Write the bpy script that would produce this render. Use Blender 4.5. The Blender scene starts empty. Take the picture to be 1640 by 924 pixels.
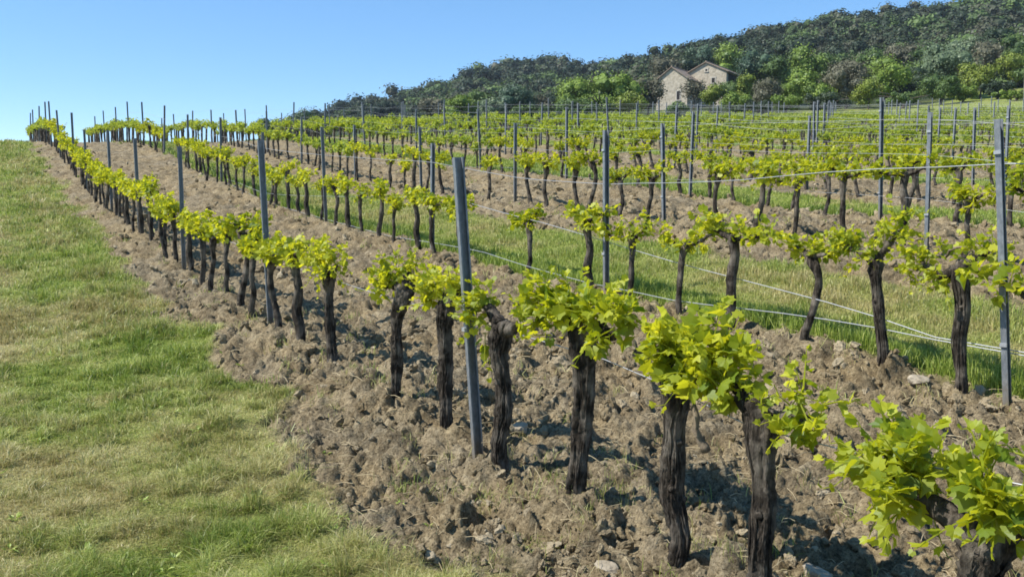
import bpy, math
import numpy as np
from mathutils import Vector, Matrix

SC = bpy.context.scene
COL = SC.collection
RNG = np.random.default_rng(7)

# ------------------------------------------------------------------ camera
CAM_H = 1.5
FOC = 1400.0                      # focal length for a 1640 px wide frame
PITCH = math.atan(136.0 / FOC)
cd = bpy.data.cameras.new('camera')
cam = bpy.data.objects.new('camera', cd); COL.objects.link(cam)
cam.location = (0, 0, CAM_H)
cam.rotation_euler = (math.pi / 2 - PITCH, 0, 0)
cd.sensor_fit = 'HORIZONTAL'; cd.sensor_width = 36.0
cd.lens = 36.0 * FOC / 1640.0
cd.clip_start = 0.05; cd.clip_end = 3000
SC.camera = cam

# ------------------------------------------------------------------ sky, sun, exposure
SUN_AZ, SUN_EL = math.radians(-100), math.radians(50)     # azimuth clockwise from +Y
w = bpy.data.worlds.new('World'); SC.world = w; w.use_nodes = True
nt = w.node_tree
sky = nt.nodes.new('ShaderNodeTexSky'); sky.sky_type = 'NISHITA'; sky.sun_disc = False
sky.sun_elevation = SUN_EL; sky.sun_rotation = SUN_AZ
sky.altitude = 1500; sky.air_density = 0.8; sky.dust_density = 0.0; sky.ozone_density = 3.0
hsv = nt.nodes.new('ShaderNodeHueSaturation'); hsv.inputs['Saturation'].default_value = 1.42
bg = nt.nodes['Background']; bg.inputs['Strength'].default_value = 0.138
gam = nt.nodes.new('ShaderNodeGamma'); gam.inputs['Gamma'].default_value = 0.68
hsv.inputs['Value'].default_value = 1.5
nt.links.new(sky.outputs[0], gam.inputs['Color']); nt.links.new(gam.outputs[0], hsv.inputs['Color']); nt.links.new(hsv.outputs[0], bg.inputs['Color'])

sd = bpy.data.lights.new('sun', 'SUN'); sd.energy = 4.4; sd.angle = math.radians(0.53)
sd.color = (1.0, 0.955, 0.88)
sun = bpy.data.objects.new('sun', sd); COL.objects.link(sun)
to_sun = Vector((math.sin(SUN_AZ) * math.cos(SUN_EL), math.cos(SUN_AZ) * math.cos(SUN_EL), math.sin(SUN_EL)))
sun.rotation_euler = to_sun.to_track_quat('Z', 'Y').to_euler()
sun.location = (0, 0, 60)

SC.view_settings.view_transform = 'Standard'; SC.view_settings.look = 'None'
SC.view_settings.exposure = 0.76; SC.view_settings.gamma = 1.0
SC.view_settings.use_curve_mapping = False
SC.render.engine = 'CYCLES'
SC.cycles.max_bounces = 5; SC.cycles.diffuse_bounces = 3; SC.cycles.glossy_bounces = 2
SC.cycles.transmission_bounces = 3; SC.cycles.transparent_max_bounces = 4
SC.cycles.filter_width = 1.7

# ------------------------------------------------------------------ noise
def hsh(ix, iy, s):
    a = (ix.astype(np.int64) * 374761393 + iy.astype(np.int64) * 668265263 + s * 2147483647 + 1274126177) & 0xFFFFFFFF
    a = ((a ^ (a >> 13)) * 1274126177) & 0xFFFFFFFF
    a = ((a ^ (a >> 16)) * 2246822519) & 0xFFFFFFFF
    return ((a ^ (a >> 15)) & 0xFFFFFF) / float(0xFFFFFF)

def vnoise(x, y, s=0):
    ix = np.floor(x); iy = np.floor(y); fx = x - ix; fy = y - iy
    fx = fx * fx * (3 - 2 * fx); fy = fy * fy * (3 - 2 * fy)
    a = hsh(ix, iy, s); b = hsh(ix + 1, iy, s); c = hsh(ix, iy + 1, s); d = hsh(ix + 1, iy + 1, s)
    return (a * (1 - fx) + b * fx) * (1 - fy) + (c * (1 - fx) + d * fx) * fy

def fbm(x, y, s=0, o=4):
    t = np.zeros_like(x, dtype=float); a = .5; n = 0.
    for k in range(o):
        t += a * vnoise(x, y, s + k * 17); n += a; a *= .5; x = x * 2.03 + 5.1; y = y * 2.03 - 3.7
    return t / n

def lumps(x, y, cell, s):
    gx = x / cell; gy = y / cell; ix = np.floor(gx); iy = np.floor(gy)
    out = np.zeros_like(gx)
    for dx in (-1, 0, 1):
        for dy in (-1, 0, 1):
            cx = ix + dx; cy = iy + dy
            px = cx + hsh(cx, cy, s); py = cy + hsh(cx, cy, s + 1)
            r = .35 + .45 * hsh(cx, cy, s + 2); h = hsh(cx, cy, s + 3)
            e = (gx - px) ** 2 + (gy - py) ** 2
            tl = 1 + ((gx - px) * (hsh(cx, cy, s + 4) - .5) + (gy - py) * (hsh(cx, cy, s + 5) - .5)) * 1.9
            out = np.maximum(out, np.sqrt(np.clip(1 - e / (r * r), 0, 1)) * (.25 + .75 * h) * np.clip(tl, .2, 2))
    return out

def sstep(a, b, x):
    t = np.clip((x - a) / (b - a), 0, 1); return t * t * (3 - 2 * t)

# ------------------------------------------------------------------ the lie of the land
TH = math.radians(31)
DV = np.array([-math.sin(TH), math.cos(TH)])      # along the vine rows, uphill
NV = np.array([math.cos(TH), math.sin(TH)])       # across the rows
def uv(x, y): return x * DV[0] + y * DV[1], x * NV[0] + y * NV[1]
def xy(u, v): return u * DV[0] + v * NV[0], u * DV[1] + v * NV[1]

def sight(px, py, Y):
    """ground survey point seen at a bearing and elevation, Y metres ahead"""
    a = (px - 820) / FOC; b = -(py - 462) / FOC
    c, s = math.cos(PITCH), math.sin(PITCH)
    t = Y / (c + b * s)
    return (a * t, Y, CAM_H + t * (-s + b * c))

CP = [(.75,3.8,-.15),(.33,4.5,-.12),(-.08,5.17,-.12),(-.44,5.79,-.06),(-.88,6.51,-.03),(-1.63,7.76,.06),(-2.05,8.45,.08),
 (-2.54,9.28,.16),(-3.29,10.53,.23),(-4.28,12.17,.31),(-5.61,14.38,.56),(-8.94,19.93,1.13),(-10.75,22.94,1.45),(-12.06,25.12,1.77),
 (-13.82,28.06,2.27),(-16.76,32.94,3.1),(-18.45,35.75,3.6),(-20.71,39.51,4.13),(-24.78,46.28,4.66),
 (3.25,6.25,.10),(2.91,6.81,.18),(2.48,7.53,.25),(1.71,8.8,.32),(1.3,9.49,.38),(.15,11.4,.48),(-1.28,13.78,.69),(-2.18,15.28,.81),
 (-6.59,22.62,1.54),(-7.65,24.38,1.86),(-9.83,28.01,2.3),(-12.67,32.73,3.13),(-15.51,37.46,3.88),(-19.38,43.9,4.5),(-23.42,50.62,4.9),
 (4.88,10.33,.85),(3.04,13.39,1.12),(1.86,15.35,1.2),(.04,18.38,1.47),(-3.12,23.64,1.84),(-5.38,27.4,2.31),(-6.58,29.39,2.66),
 (-8.16,32.02,3.0),(-10.67,36.21,3.6),(-14.7,42.9,4.4),(-18.31,48.92,4.8),(6.48,14.45,1.2),(5.31,16.4,1.3),(2.3,24.3,2.3),
 (-3,4,-.16),(-6,8,0),(-9,13,.35),(-14,22,1.3),(-19,30,2.5),(-24,38,3.85),(-30,46,4.6),(-5,3,-.2),(2.2,1.3,-.2),(0,.6,-.15),(-1.6,2,-.15),
 (6,4,.05),(10,8,.6),(14,14,1.2),(20,22,2.2),(1.5,2.4,-.17)]
for px, l in {-300:[(234,46),(258,80),(285,250),(300,600)], 100:[(230,47),(233,54),(252,80),(280,250),(290,600)],
              350:[(229,48),(232,56),(244,80),(260,250),(270,600)], 480:[(222,50),(228,70),(228,120),(219,250),(211,420),(232,700)],
              600:[(217,52),(220,70),(216,120),(200,250),(182,420),(212,700)], 760:[(212,56),(212,80),(205,120),(184,250),(139,420),(170,700)],
              850:[(209,58),(208,80),(200,120),(172,230),(118,420),(160,700)],
              930:[(208,60),(205,80),(196,120),(168,220),(132,400),(160,700)], 1000:[(206,62),(200,90),(188,130),(155,220),(122,390),(160,700)], 1050:[(206,64),(196,90),(184,130),(142,220),(110,330),(150,700)],
              1120:[(205,65),(194,90),(180,130),(130,220),(87,330),(130,700)],
              1200:[(205,66),(192,90),(176,130),(120,220),(80,330),(120,600)], 1330:[(203,66),(190,90),(172,130),(100,220),(50,320),(90,600)],
              1500:[(200,66),(183,90),(162,130),(86,220),(42,310),(80,600)], 1640:[(194,66),(170,90),(143,130),(76,220),(22,300),(60,600)],
              1950:[(190,66),(160,90),(130,130),(58,220),(-8,300),(40,600)]}.items():
    for py, Y in l: CP.append(sight(px, py, Y))
CP = np.array(CP)
def _q(x, y):
    return np.arctan2(x, y) * 1.6, np.log(np.maximum(np.hypot(x, y), .5))
_qa, _ql = _q(CP[:, 0], CP[:, 1]); _g = CP[:, 2] / np.hypot(CP[:, 0], CP[:, 1])
def _phi(d2): return np.where(d2 > 1e-12, .5 * d2 * np.log(np.maximum(d2, 1e-12)), 0)
_N = len(CP)
_A = np.zeros((_N + 3, _N + 3)); _A[:_N, :_N] = _phi((_qa[:, None] - _qa) ** 2 + (_ql[:, None] - _ql) ** 2) + np.eye(_N) * .002
_Pm = np.stack([np.ones(_N), _qa, _ql], 1); _A[:_N, _N:] = _Pm; _A[_N:, :_N] = _Pm.T
_W = np.linalg.solve(_A, np.concatenate([_g, np.zeros(3)]))
def terrain(x, y):
    x = np.asarray(x, float); y = np.asarray(y, float); sh = x.shape
    x = x.ravel(); y = y.ravel(); out = np.empty(len(x))
    for i in range(0, len(x), 40000):
        xs, ys = x[i:i + 40000], y[i:i + 40000]
        a, l = _q(xs, ys); a = np.clip(a, -1.35, 1.35)
        g = _phi((a[:, None] - _qa) ** 2 + (l[:, None] - _ql) ** 2) @ _W[:_N] + _W[_N] + a * _W[_N + 1] + l * _W[_N + 2]
        r = np.hypot(xs, ys)
        k = 1 - sstep(.95, 2.0, np.abs(np.arctan2(xs, ys)))
        out[i:i + 40000] = (g * k + (1 - k) * -.03) * np.maximum(r, .5)
    return out.reshape(sh)

ROWS = [2.6, 6.0, 9.5] + [13.0 + 3.5 * k for k in range(17)]
def field_far(x): return 57 + np.maximum(0, np.asarray(x) + 4) * .42      # where the vines end uphill
def soil_mask(x, y):
    u, v = uv(x, y)
    nz = (fbm(x * .9, y * .9, 3, 3) - .5) * 1.1 + (fbm(x * 4, y * 4, 9, 2) - .5) * .35
    ve = v + nz
    m = sstep(1.58, 1.93, ve - .18 * sstep(6, 14, u))
    g = np.zeros_like(m)
    for k in range(1, len(ROWS) - 1, 2):                 # every second alley is under grass
        a, b = ROWS[k], ROWS[k + 1]
        w_ = 1.25 if k == 1 else .8; g = np.maximum(g, sstep(a + .1, a + .4, v + nz * .5) * (1 - sstep(b - w_ - .2, b - w_ + .25, v + nz * .5)))
    m = m * (1 - g)
    r = np.hypot(x, y)
    m = m * (1 - .6 * sstep(30, 60, r) * sstep(12, 20, v))
    return m * (1 - sstep(0, 4, y - field_far(x)))
def dry_mask(x, y):
    u, v = uv(x, y)
    a = .6 * fbm(x * .55, y * .55, 31, 4) + .4 * fbm(x * 3.1, y * 3.1, 35, 3)
    track = np.exp(-((v + .1) / .36) ** 2) * .38 + np.exp(-((v + 2.0) / .5) ** 2) * .25
    strip = np.exp(-((v - 7.25) / .35) ** 2) * .22 - .30 * sstep(4, 6, v)
    lush = np.exp(-((v - 6.35) / .3) ** 2) * .6 + sstep(11, 13, v) * .3
    return np.clip((a - .5) * 2.9 + .52 - .22 * sstep(6, 14, u) * (v < 2) + track + .35 * np.exp(-((v - 1.25) / .35) ** 2) * sstep(8, 16, u) + strip - lush, 0, 1)
def relief(x, y, s):
    r = np.hypot(x, y); u, v = uv(x, y)
    wx = x + (vnoise(x * 9, y * 9, 71) - .5) * .10; wy = y + (vnoise(x * 9 + 7, y * 9, 72) - .5) * .10
    k = 1 - .35 * sstep(25, 60, r)
    rg = lambda f, sd: 1 - np.abs(2 * fbm(x * f, y * f, sd, 3) - 1)
    big = lumps(wx, wy, .34, 101) * .10 * (.35 + 1.0 * fbm(x * 1.3, y * 1.3, 77, 2))
    mid = lumps(wx, wy, .15, 201) * .080 * (.3 + 1.4 * fbm(x * 2.1, y * 2.1, 78, 2))
    sml = lumps(wx, wy, .065, 301) * .052
    row = np.zeros_like(v)
    for rv in ROWS[:6]: row += np.exp(-((v - rv) / .35) ** 2) * .05
    soil = big + mid + sml + (fbm(x * 26, y * 26, 55, 3) - .5) * .052 + (rg(7, 56) - .7) * .05 - .085 + row
    turf = (fbm(x * 2.2, y * 2.2, 41, 3) - .5) * .06
    return (soil * s + turf * (1 - s)) * k * sstep(.4, 1.2, r)
def height(x, y):
    x = np.asarray(x, float); y = np.asarray(y, float)
    return terrain(x, y) + relief(x, y, soil_mask(x, y))

# ------------------------------------------------------------------ mesh building
def mesh_of(name, v, faces, mats, midx=None, smooth=False, attrs=None):
    """faces: list of (k, n) index arrays, one per polygon size"""
    me = bpy.data.meshes.new(name)
    v = np.asarray(v, np.float32); me.vertices.add(len(v)); me.vertices.foreach_set('co', v.ravel())
    li = np.concatenate([np.asarray(f, np.int32).ravel() for f in faces])
    tot = np.concatenate([np.full(len(f), np.asarray(f).shape[1], np.int32) for f in faces])
    me.loops.add(len(li)); me.loops.foreach_set('vertex_index', li)
    me.polygons.add(len(tot)); st = np.concatenate([[0], np.cumsum(tot)[:-1]]).astype(np.int32)
    me.polygons.foreach_set('loop_start', st)
    for m in mats: me.materials.append(m)
    if midx is not None: me.polygons.foreach_set('material_index', np.asarray(midx, np.int32))
    me.polygons.foreach_set('use_smooth', np.full(len(tot), smooth, bool))
    for k, a in (attrs or {}).items():
        at = me.attributes.new(k, 'FLOAT', 'POINT'); at.data.foreach_set('value', np.asarray(a, np.float32))
    me.update(calc_edges=True); me.validate()
    return me

class MB:
    def __init__(s): s.v = []; s.f = {}; s.n = 0; s.a = []
    def add(s, v, f, var=0.):
        v = np.asarray(v, float)
        fs = f if isinstance(f, list) and len(f) and isinstance(f[0], np.ndarray) else [np.asarray(f)]
        for q in fs: s.f.setdefault(q.shape[1], []).append(q + s.n)
        s.v.append(v); s.n += len(v)
        s.a.append(np.broadcast_to(np.asarray(var, float), (len(v),)))
    def mesh(s, name, mats, smooth=False):
        fs = [np.concatenate(q) for q in s.f.values()]
        return mesh_of(name, np.concatenate(s.v), fs, mats, None, smooth, {'var': np.concatenate(s.a)})

BOXF = np.array([(0,3,2,1),(4,5,6,7),(0,1,5,4),(1,2,6,5),(2,3,7,6),(3,0,4,7)])
def box(mb, x0, x1, y0, y1, z0, z1, var=0.):
    mb.add([(x0,y0,z0),(x1,y0,z0),(x1,y1,z0),(x0,y1,z0),(x0,y0,z1),(x1,y0,z1),(x1,y1,z1),(x0,y1,z1)], BOXF, var)

def tube(path, rad, sides=8, rough=0., rng=RNG, cap=True, furrow=0.):
    p = np.asarray(path, float); m = len(p); rad = np.broadcast_to(np.asarray(rad, float), (m,))
    t = np.gradient(p, axis=0); t /= np.linalg.norm(t, axis=1)[:, None] + 1e-9
    ref = np.array([1., .13, .07]) if abs(t[:, 0]).mean() < .7 else np.array([.1, 1., .1])
    a = np.cross(t, ref); a /= np.linalg.norm(a, axis=1)[:, None] + 1e-9; b = np.cross(t, a)
    ph = np.arange(sides) / sides * 2 * np.pi
    rr = rad[:, None] * np.ones((m, sides))
    if rough > 0:
        n1 = rng.random((m, sides)); n1 = (n1 + np.roll(n1, 1, 1)) * .5
        rr = rr * (1 + rough * (n1 - .5) * 2)
    if furrow > 0:
        k = rng.random(sides); k = k - k.mean()
        dr = np.cumsum(rng.normal(0, .25, m))
        for i in range(m):
            rr[i] *= 1 + furrow * np.interp((np.arange(sides) + dr[i]) % sides, np.arange(sides + 1), np.append(k, k[0]))
    v = p[:, None, :] + rr[..., None] * (np.cos(ph)[None, :, None] * a[:, None, :] + np.sin(ph)[None, :, None] * b[:, None, :])
    v = v.reshape(-1, 3)
    i = np.arange(m - 1)[:, None] * sides; j = np.arange(sides)[None, :]; j2 = (j + 1) % sides
    f = np.stack([i + j, i + j2, i + sides + j2, i + sides + j], -1).reshape(-1, 4)
    fs = [f]
    if cap:
        v = np.concatenate([v, p[:1], p[-1:]]); c0, c1 = m * sides, m * sides + 1
        q = np.arange(sides); q2 = (q + 1) % sides; o = (m - 1) * sides
        fs.append(np.stack([np.full(sides, c0), q2, q], 1)); fs.append(np.stack([np.full(sides, c1), o + q, o + q2], 1))
    return v, fs

def curve(pts, n):
    """smooth path through a few points"""
    p = np.asarray(pts, float); k = len(p); out = []
    q = np.concatenate([[2 * p[0] - p[1]], p, [2 * p[-1] - p[-2]]])
    for s in np.linspace(0, k - 1 - 1e-6, n):
        i = int(s); t = s - i; a, b, c, d = q[i], q[i + 1], q[i + 2], q[i + 3]
        out.append(.5 * (2 * b + (c - a) * t + (2 * a - 5 * b + 4 * c - d) * t * t + (3 * b - a - 3 * c + d) * t ** 3))
    return np.array(out)

def link(name, me, parent=None):
    o = bpy.data.objects.new(name, me); COL.objects.link(o)
    if parent is not None: o.parent = parent
    return o
def tag(o, label, cat=None, group=None, kind=None):
    if label: o['label'] = label
    if cat: o['category'] = cat
    if group: o['group'] = group
    if kind: o['kind'] = kind
    return o
def empty(name, loc, rz=0.):
    o = bpy.data.objects.new(name, None); COL.objects.link(o)
    o.location = loc; o.rotation_euler = (0, 0, rz); o.empty_display_size = .2
    return o
ORD = ['first','second','third','fourth','fifth','sixth','seventh','eighth','ninth','tenth','eleventh','twelfth','thirteenth','fourteenth',
       'fifteenth','sixteenth','seventeenth','eighteenth','nineteenth','twentieth']

# ------------------------------------------------------------------ materials
class NT:
    def __init__(s, name):
        s.m = bpy.data.materials.new(name); s.m.use_nodes = True; s.t = s.m.node_tree; s.t.nodes.clear()
        s.out = s.n('ShaderNodeOutputMaterial')
    def n(s, typ, **kw):
        d = s.t.nodes.new(typ)
        for k, v in kw.items(): setattr(d, k, v)
        return d
    def l(s, a, b): s.t.links.new(a, b)
    def noise(s, co, scale, detail=4, rough=.6):
        d = s.n('ShaderNodeTexNoise'); d.inputs['Scale'].default_value = scale; d.inputs['Detail'].default_value = detail
        d.inputs['Roughness'].default_value = rough
        if co is not None: s.l(co, d.inputs['Vector'])
        return d.outputs['Fac']
    def ramp(s, fac, stops, interp='LINEAR'):
        d = s.n('ShaderNodeValToRGB'); d.color_ramp.interpolation = interp; e = d.color_ramp.elements
        while len(e) < len(stops): e.new(.5)
        for q, (p, c) in zip(e, stops): q.position = p; q.color = (*c, 1)
        s.l(fac, d.inputs[0]); return d.outputs[0]
    def mix(s, fac, a, b, mode='MIX'):
        d = s.n('ShaderNodeMix', data_type='RGBA', blend_type=mode)
        for i, x in ((0, fac), (6, a), (7, b)):
            if isinstance(x, (int, float)): d.inputs[i].default_value = x
            elif isinstance(x, tuple): d.inputs[i].default_value = (*x, 1)
            else: s.l(x, d.inputs[i])
        return d.outputs[2]
    def attr(s, name, out='Fac'):
        d = s.n('ShaderNodeAttribute', attribute_name=name); return d.outputs[out]
    def co(s, which='Object', scale=(1, 1, 1)):
        c = s.n('ShaderNodeTexCoord'); m = s.n('ShaderNodeMapping'); m.inputs['Scale'].default_value = scale
        s.l(c.outputs[which], m.inputs[0]); return m.outputs[0]
    def rnd(s): return s.n('ShaderNodeObjectInfo').outputs['Random']
    def math(s, op, a, b):
        d = s.n('ShaderNodeMath', operation=op)
        for i, x in enumerate((a, b)):
            if isinstance(x, (int, float)): d.inputs[i].default_value = x
            else: s.l(x, d.inputs[i])
        return d.outputs[0]
    def bump(s, h, strength, dist):
        d = s.n('ShaderNodeBump'); d.inputs['Strength'].default_value = strength; d.inputs['Distance'].default_value = dist
        s.l(h, d.inputs['Height']); return d.outputs[0]
    def principled(s, col, rough=.9, normal=None, spec=.3, metal=0.):
        b = s.n('ShaderNodeBsdfPrincipled')
        if isinstance(col, tuple): b.inputs['Base Color'].default_value = (*col, 1)
        else: s.l(col, b.inputs['Base Color'])
        if isinstance(rough, (int, float)): b.inputs['Roughness'].default_value = rough
        else: s.l(rough, b.inputs['Roughness'])
        b.inputs['Specular IOR Level'].default_value = spec; b.inputs['Metallic'].default_value = metal
        if normal is not None: s.l(normal, b.inputs['Normal'])
        return b.outputs[0]
    def leafy(s, col, trans, tcol, gloss=.06, rough=.45):
        d = s.n('ShaderNodeBsdfDiffuse'); t = s.n('ShaderNodeBsdfTranslucent'); g = s.n('ShaderNodeBsdfGlossy')
        g.inputs['Roughness'].default_value = rough; g.inputs['Color'].default_value = (.9, .95, 1, 1)
        s.l(col, d.inputs[0]); s.l(tcol, t.inputs[0])
        m = s.n('ShaderNodeMixShader'); m.inputs[0].default_value = trans; s.l(d.outputs[0], m.inputs[1]); s.l(t.outputs[0], m.inputs[2])
        m2 = s.n('ShaderNodeMixShader'); m2.inputs[0].default_value = gloss; s.l(m.outputs[0], m2.inputs[1]); s.l(g.outputs[0], m2.inputs[2])
        return m2.outputs[0]
    def done(s, sh): s.l(sh, s.out.inputs['Surface']); return s.m

def soil_colour(k, co):
    a = k.ramp(k.noise(co, 1.3, 5, .65), [(.3, (.20, .155, .088)), (.5, (.30, .24, .145)), (.72, (.43, .355, .23))])
    b = k.ramp(k.noise(co, 22, 5, .7), [(.34, (.068, .052, .032)), (.5, (.26, .205, .122)), (.68, (.50, .415, .265))])
    d = k.ramp(k.noise(co, 70, 4, .75), [(.36, (.35, .33, .31)), (.5, (1, 1, 1)), (.72, (1.25, 1.22, 1.18))])
    e = k.ramp(k.noise(co, 3.4, 3, .6), [(.34, (.62, .60, .58)), (.56, (1, 1, 1))])
    g = k.ramp(k.noise(co, .8, 5, .7), [(.38, (.90, .93, 1.0)), (.62, (1.03, 1.0, .93))])
    return k.mix(1.0, k.mix(1.0, k.mix(1.0, k.mix(.55, a, b), d, 'MULTIPLY'), e, 'MULTIPLY'), g, 'MULTIPLY')
def grass_colour(k, dry, rnd):
    g = k.ramp(rnd, [(0, (.12, .19, .02)), (.5, (.29, .37, .05)), (1, (.55, .58, .18))])
    d = k.ramp(rnd, [(0, (.33, .27, .095)), (.5, (.50, .42, .18)), (1, (.66, .58, .32))])
    return k.mix(dry, g, d)

k = NT('ground_earth_and_turf'); co = k.co()
so = soil_colour(k, co)
gn = k.noise(co, 55, 6, .8)
gr = k.mix(k.ramp(gn, [(.35, (1, 1, 1)), (.6, (.15, .15, .15))]), grass_colour(k, k.math('MULTIPLY', k.attr('dry'), .9), k.noise(co, 14, 8, .75)), (.085, .075, .032))
wd = k.attr('wood')
col = k.mix(k.attr('soil'), gr, so)
col = k.mix(wd, col, k.ramp(k.noise(co, .12, 5, .6), [(.35, (.022, .035, .014)), (.7, (.06, .07, .03))]))
h = k.math('ADD', k.noise(co, 38, 6, .7), k.math('MULTIPLY', k.noise(co, 9, 4, .6), .8))
M_GROUND = k.done(k.principled(col, .95, k.bump(h, 1.0, .03), .15))

k = NT('soil_clod'); co = k.co()
c = k.mix(k.attr('var'), k.mix(.6, soil_colour(k, co), (.25, .19, .105)), (.47, .39, .26))
M_CLOD = k.done(k.principled(c, .95, k.bump(k.noise(co, 45, 6, .7), 1.0, .03), .15))
k = NT('pale_stone'); co = k.co()
M_STONE = k.done(k.principled(k.ramp(k.noise(co, 9, 5, .65), [(.3, (.25, .205, .14)), (.7, (.42, .36, .27))]), .85, k.bump(k.noise(co, 25, 6, .7), .6, .02), .25))

k = NT('grass_blade'); v = k.attr('var')
c = grass_colour(k, k.attr('dry'), v)
M_GRASS = k.done(k.leafy(c, .35, c, .03, .5))

k = NT('vine_bark'); co = k.co('Object', (1, 1, .16)); co2 = k.co()
f = k.noise(co, 42, 6, .7)
c = k.ramp(f, [(.36, (.009, .0075, .006)), (.52, (.036, .029, .022)), (.70, (.15, .122, .095))])
c = k.mix(k.ramp(k.noise(co2, 6, 4, .6), [(.44, (0, 0, 0)), (.66, (1, 1, 1))]), c, k.mix(f, (.03, .025, .02), (.34, .295, .235)))
M_BARK = k.done(k.principled(c, .95, k.bump(f, 1.0, .02), .15))
k = NT('old_cane_wood'); co = k.co('Object', (1, 1, 1))
M_CANE = k.done(k.principled(k.ramp(k.noise(co, 30, 5, .7), [(.3, (.09, .07, .05)), (.7, (.28, .22, .15))]), .85, k.bump(k.noise(co, 60, 5, .7), .7, .01), .2))

def vine_leaf(name, a, b, c3, t1, t2):
    k = NT(name); v = k.attr('var')
    r = k.math('ADD', k.math('MULTIPLY', v, .8), k.math('MULTIPLY', k.rnd(), .2))
    c = k.ramp(r, [(0, a), (.5, b), (1, c3)])
    t = k.ramp(r, [(0, t1), (1, t2)])
    return k.done(k.leafy(c, .48, t, .025, .55))
M_LEAF = vine_leaf('young_vine_leaf', (.08, .15, .008), (.30, .34, .012), (.58, .57, .035), (.40, .46, .006), (1.0, .92, .04))
M_LEAF_FAR = vine_leaf('young_vine_leaf_green', (.09, .16, .02), (.25, .32, .03), (.45, .49, .08), (.28, .38, .015), (.78, .78, .07))

k = NT('weathered_galvanised_post'); co = k.co('Object', (1, 1, .5))
_sp = k.n('ShaderNodeSeparateXYZ'); k.l(k.co(), _sp.inputs[0])
_mud = k.ramp(k.math('ADD', _sp.outputs['Z'], k.math('MULTIPLY', k.noise(k.co(), 14, 4, .6), .45)), [(.18, (1, 1, 1)), (.5, (0, 0, 0))])
M_POST = k.done(k.principled(k.mix(k.math('MULTIPLY', _mud, .75), k.ramp(k.noise(co, 30, 5, .65), [(.3, (.135, .148, .16)), (.55, (.215, .23, .245)), (.75, (.33, .345, .355))]), (.24, .185, .115)), .55, k.bump(k.noise(co, 90, 3, .6), .2, .003), .4, .35))
k = NT('galvanised_wire'); M_WIRE = k.done(k.principled((.42, .43, .45), .45, None, .5, .4))

# ------------------------------------------------------------------ ground
def make_ground():
    az = np.radians(np.concatenate([np.arange(-180, -52, 4.0), np.arange(-52, 52, .17), np.arange(52, 180, 4.0)]))
    r = [0.7]
    while r[-1] < 42: r.append(r[-1] * 1.0038)
    while r[-1] < 760: r.append(r[-1] * 1.022)
    r = np.array(r); R, A = np.meshgrid(r, az, indexing='ij')
    X = R * np.sin(A); Y = R * np.cos(A)
    s = soil_mask(X, Y); Z = terrain(X, Y) + relief(X, Y, s)
    n, m = X.shape
    i = np.arange(n - 1)[:, None] * m; j = np.arange(m)[None, :]; j2 = (j + 1) % m
    f = np.stack([i + j, i + m + j, i + m + j2, i + j2], -1).reshape(-1, 4)
    V = np.stack([X, Y, Z], -1).reshape(-1, 3)
    c = len(V); V = np.concatenate([V, [[0, 0, float(terrain(0., .7))]]])
    q = np.arange(m); fan = np.stack([np.full(m, c), q, (q + 1) % m], 1)
    wood = sstep(2, 14, Y - field_far(X) - 34 - (fbm(X * .05, Y * .05, 5, 3) - .5) * 22) * sstep(-40, 0, X + Y * .2)
    ap = lambda a: np.append(a.ravel(), 0)
    me = mesh_of('ground', V, [f, fan], [M_GROUND], None, True, {'soil': ap(s), 'dry': ap(dry_mask(X, Y)), 'wood': ap(wood)})
    tag(link('ground', me), 'ploughed vineyard soil with mown grass verge and grassy alleys on a rising slope', None, None, 'structure')
make_ground()

# ------------------------------------------------------------------ vines: parts
LEAF_HI = [(0,1.0),(22,.70),(45,.95),(68,.66),(98,.86),(135,.66),(163,.55),(180,.14),(-163,.55),(-135,.66),(-98,.86),(-68,.66),(-45,.95),(-22,.70)]
LEAF_MID = [(0,1.0),(25,.72),(48,.92),(98,.82),(155,.6),(180,.15),(-155,.6),(-98,.82),(-48,.92),(-25,.72)]
LEAF_LOW = [(0,1.0),(55,.85),(130,.7),(-130,.7),(-55,.85)]
def leaf_template(o, fold):
    a = np.radians([q[0] for q in o]); r = np.array([q[1] for q in o])
    x = r * np.sin(a); y = r * np.cos(a) + .35
    x = np.append(x, 0); y = np.append(y, .35)
    z = fold * np.abs(x) - .22 * (y - .3) ** 2 - .10 * x * x
    n = len(o); f = np.stack([np.full(n, n), (np.arange(n) + 1) % n, np.arange(n)], 1)
    return np.stack([x, y, z], 1) * .55, f
def place_leaves(mb, pos, out, up, size, tpl, rng, var):
    """tip along out, face along up"""
    tv, tf = tpl; N = len(pos)
    y = out / (np.linalg.norm(out, axis=1)[:, None] + 1e-9)
    x = np.cross(y, up); x /= np.linalg.norm(x, axis=1)[:, None] + 1e-9
    z = np.cross(x, y)
    zs = 1 + rng.normal(0, .9, N)
    V = pos[:, None, :] + size[:, None, None] * (tv[None, :, 0:1] * x[:, None] + tv[None, :, 1:2] * y[:, None] + (tv[None, :, 2:3] * zs[:, None, None]) * z[:, None])
    k = len(tv)
    F = (tf[None] + (np.arange(N) * k)[:, None, None]).reshape(-1, 3)
    mb.add(V.reshape(-1, 3), F, np.repeat(var, k))

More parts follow.
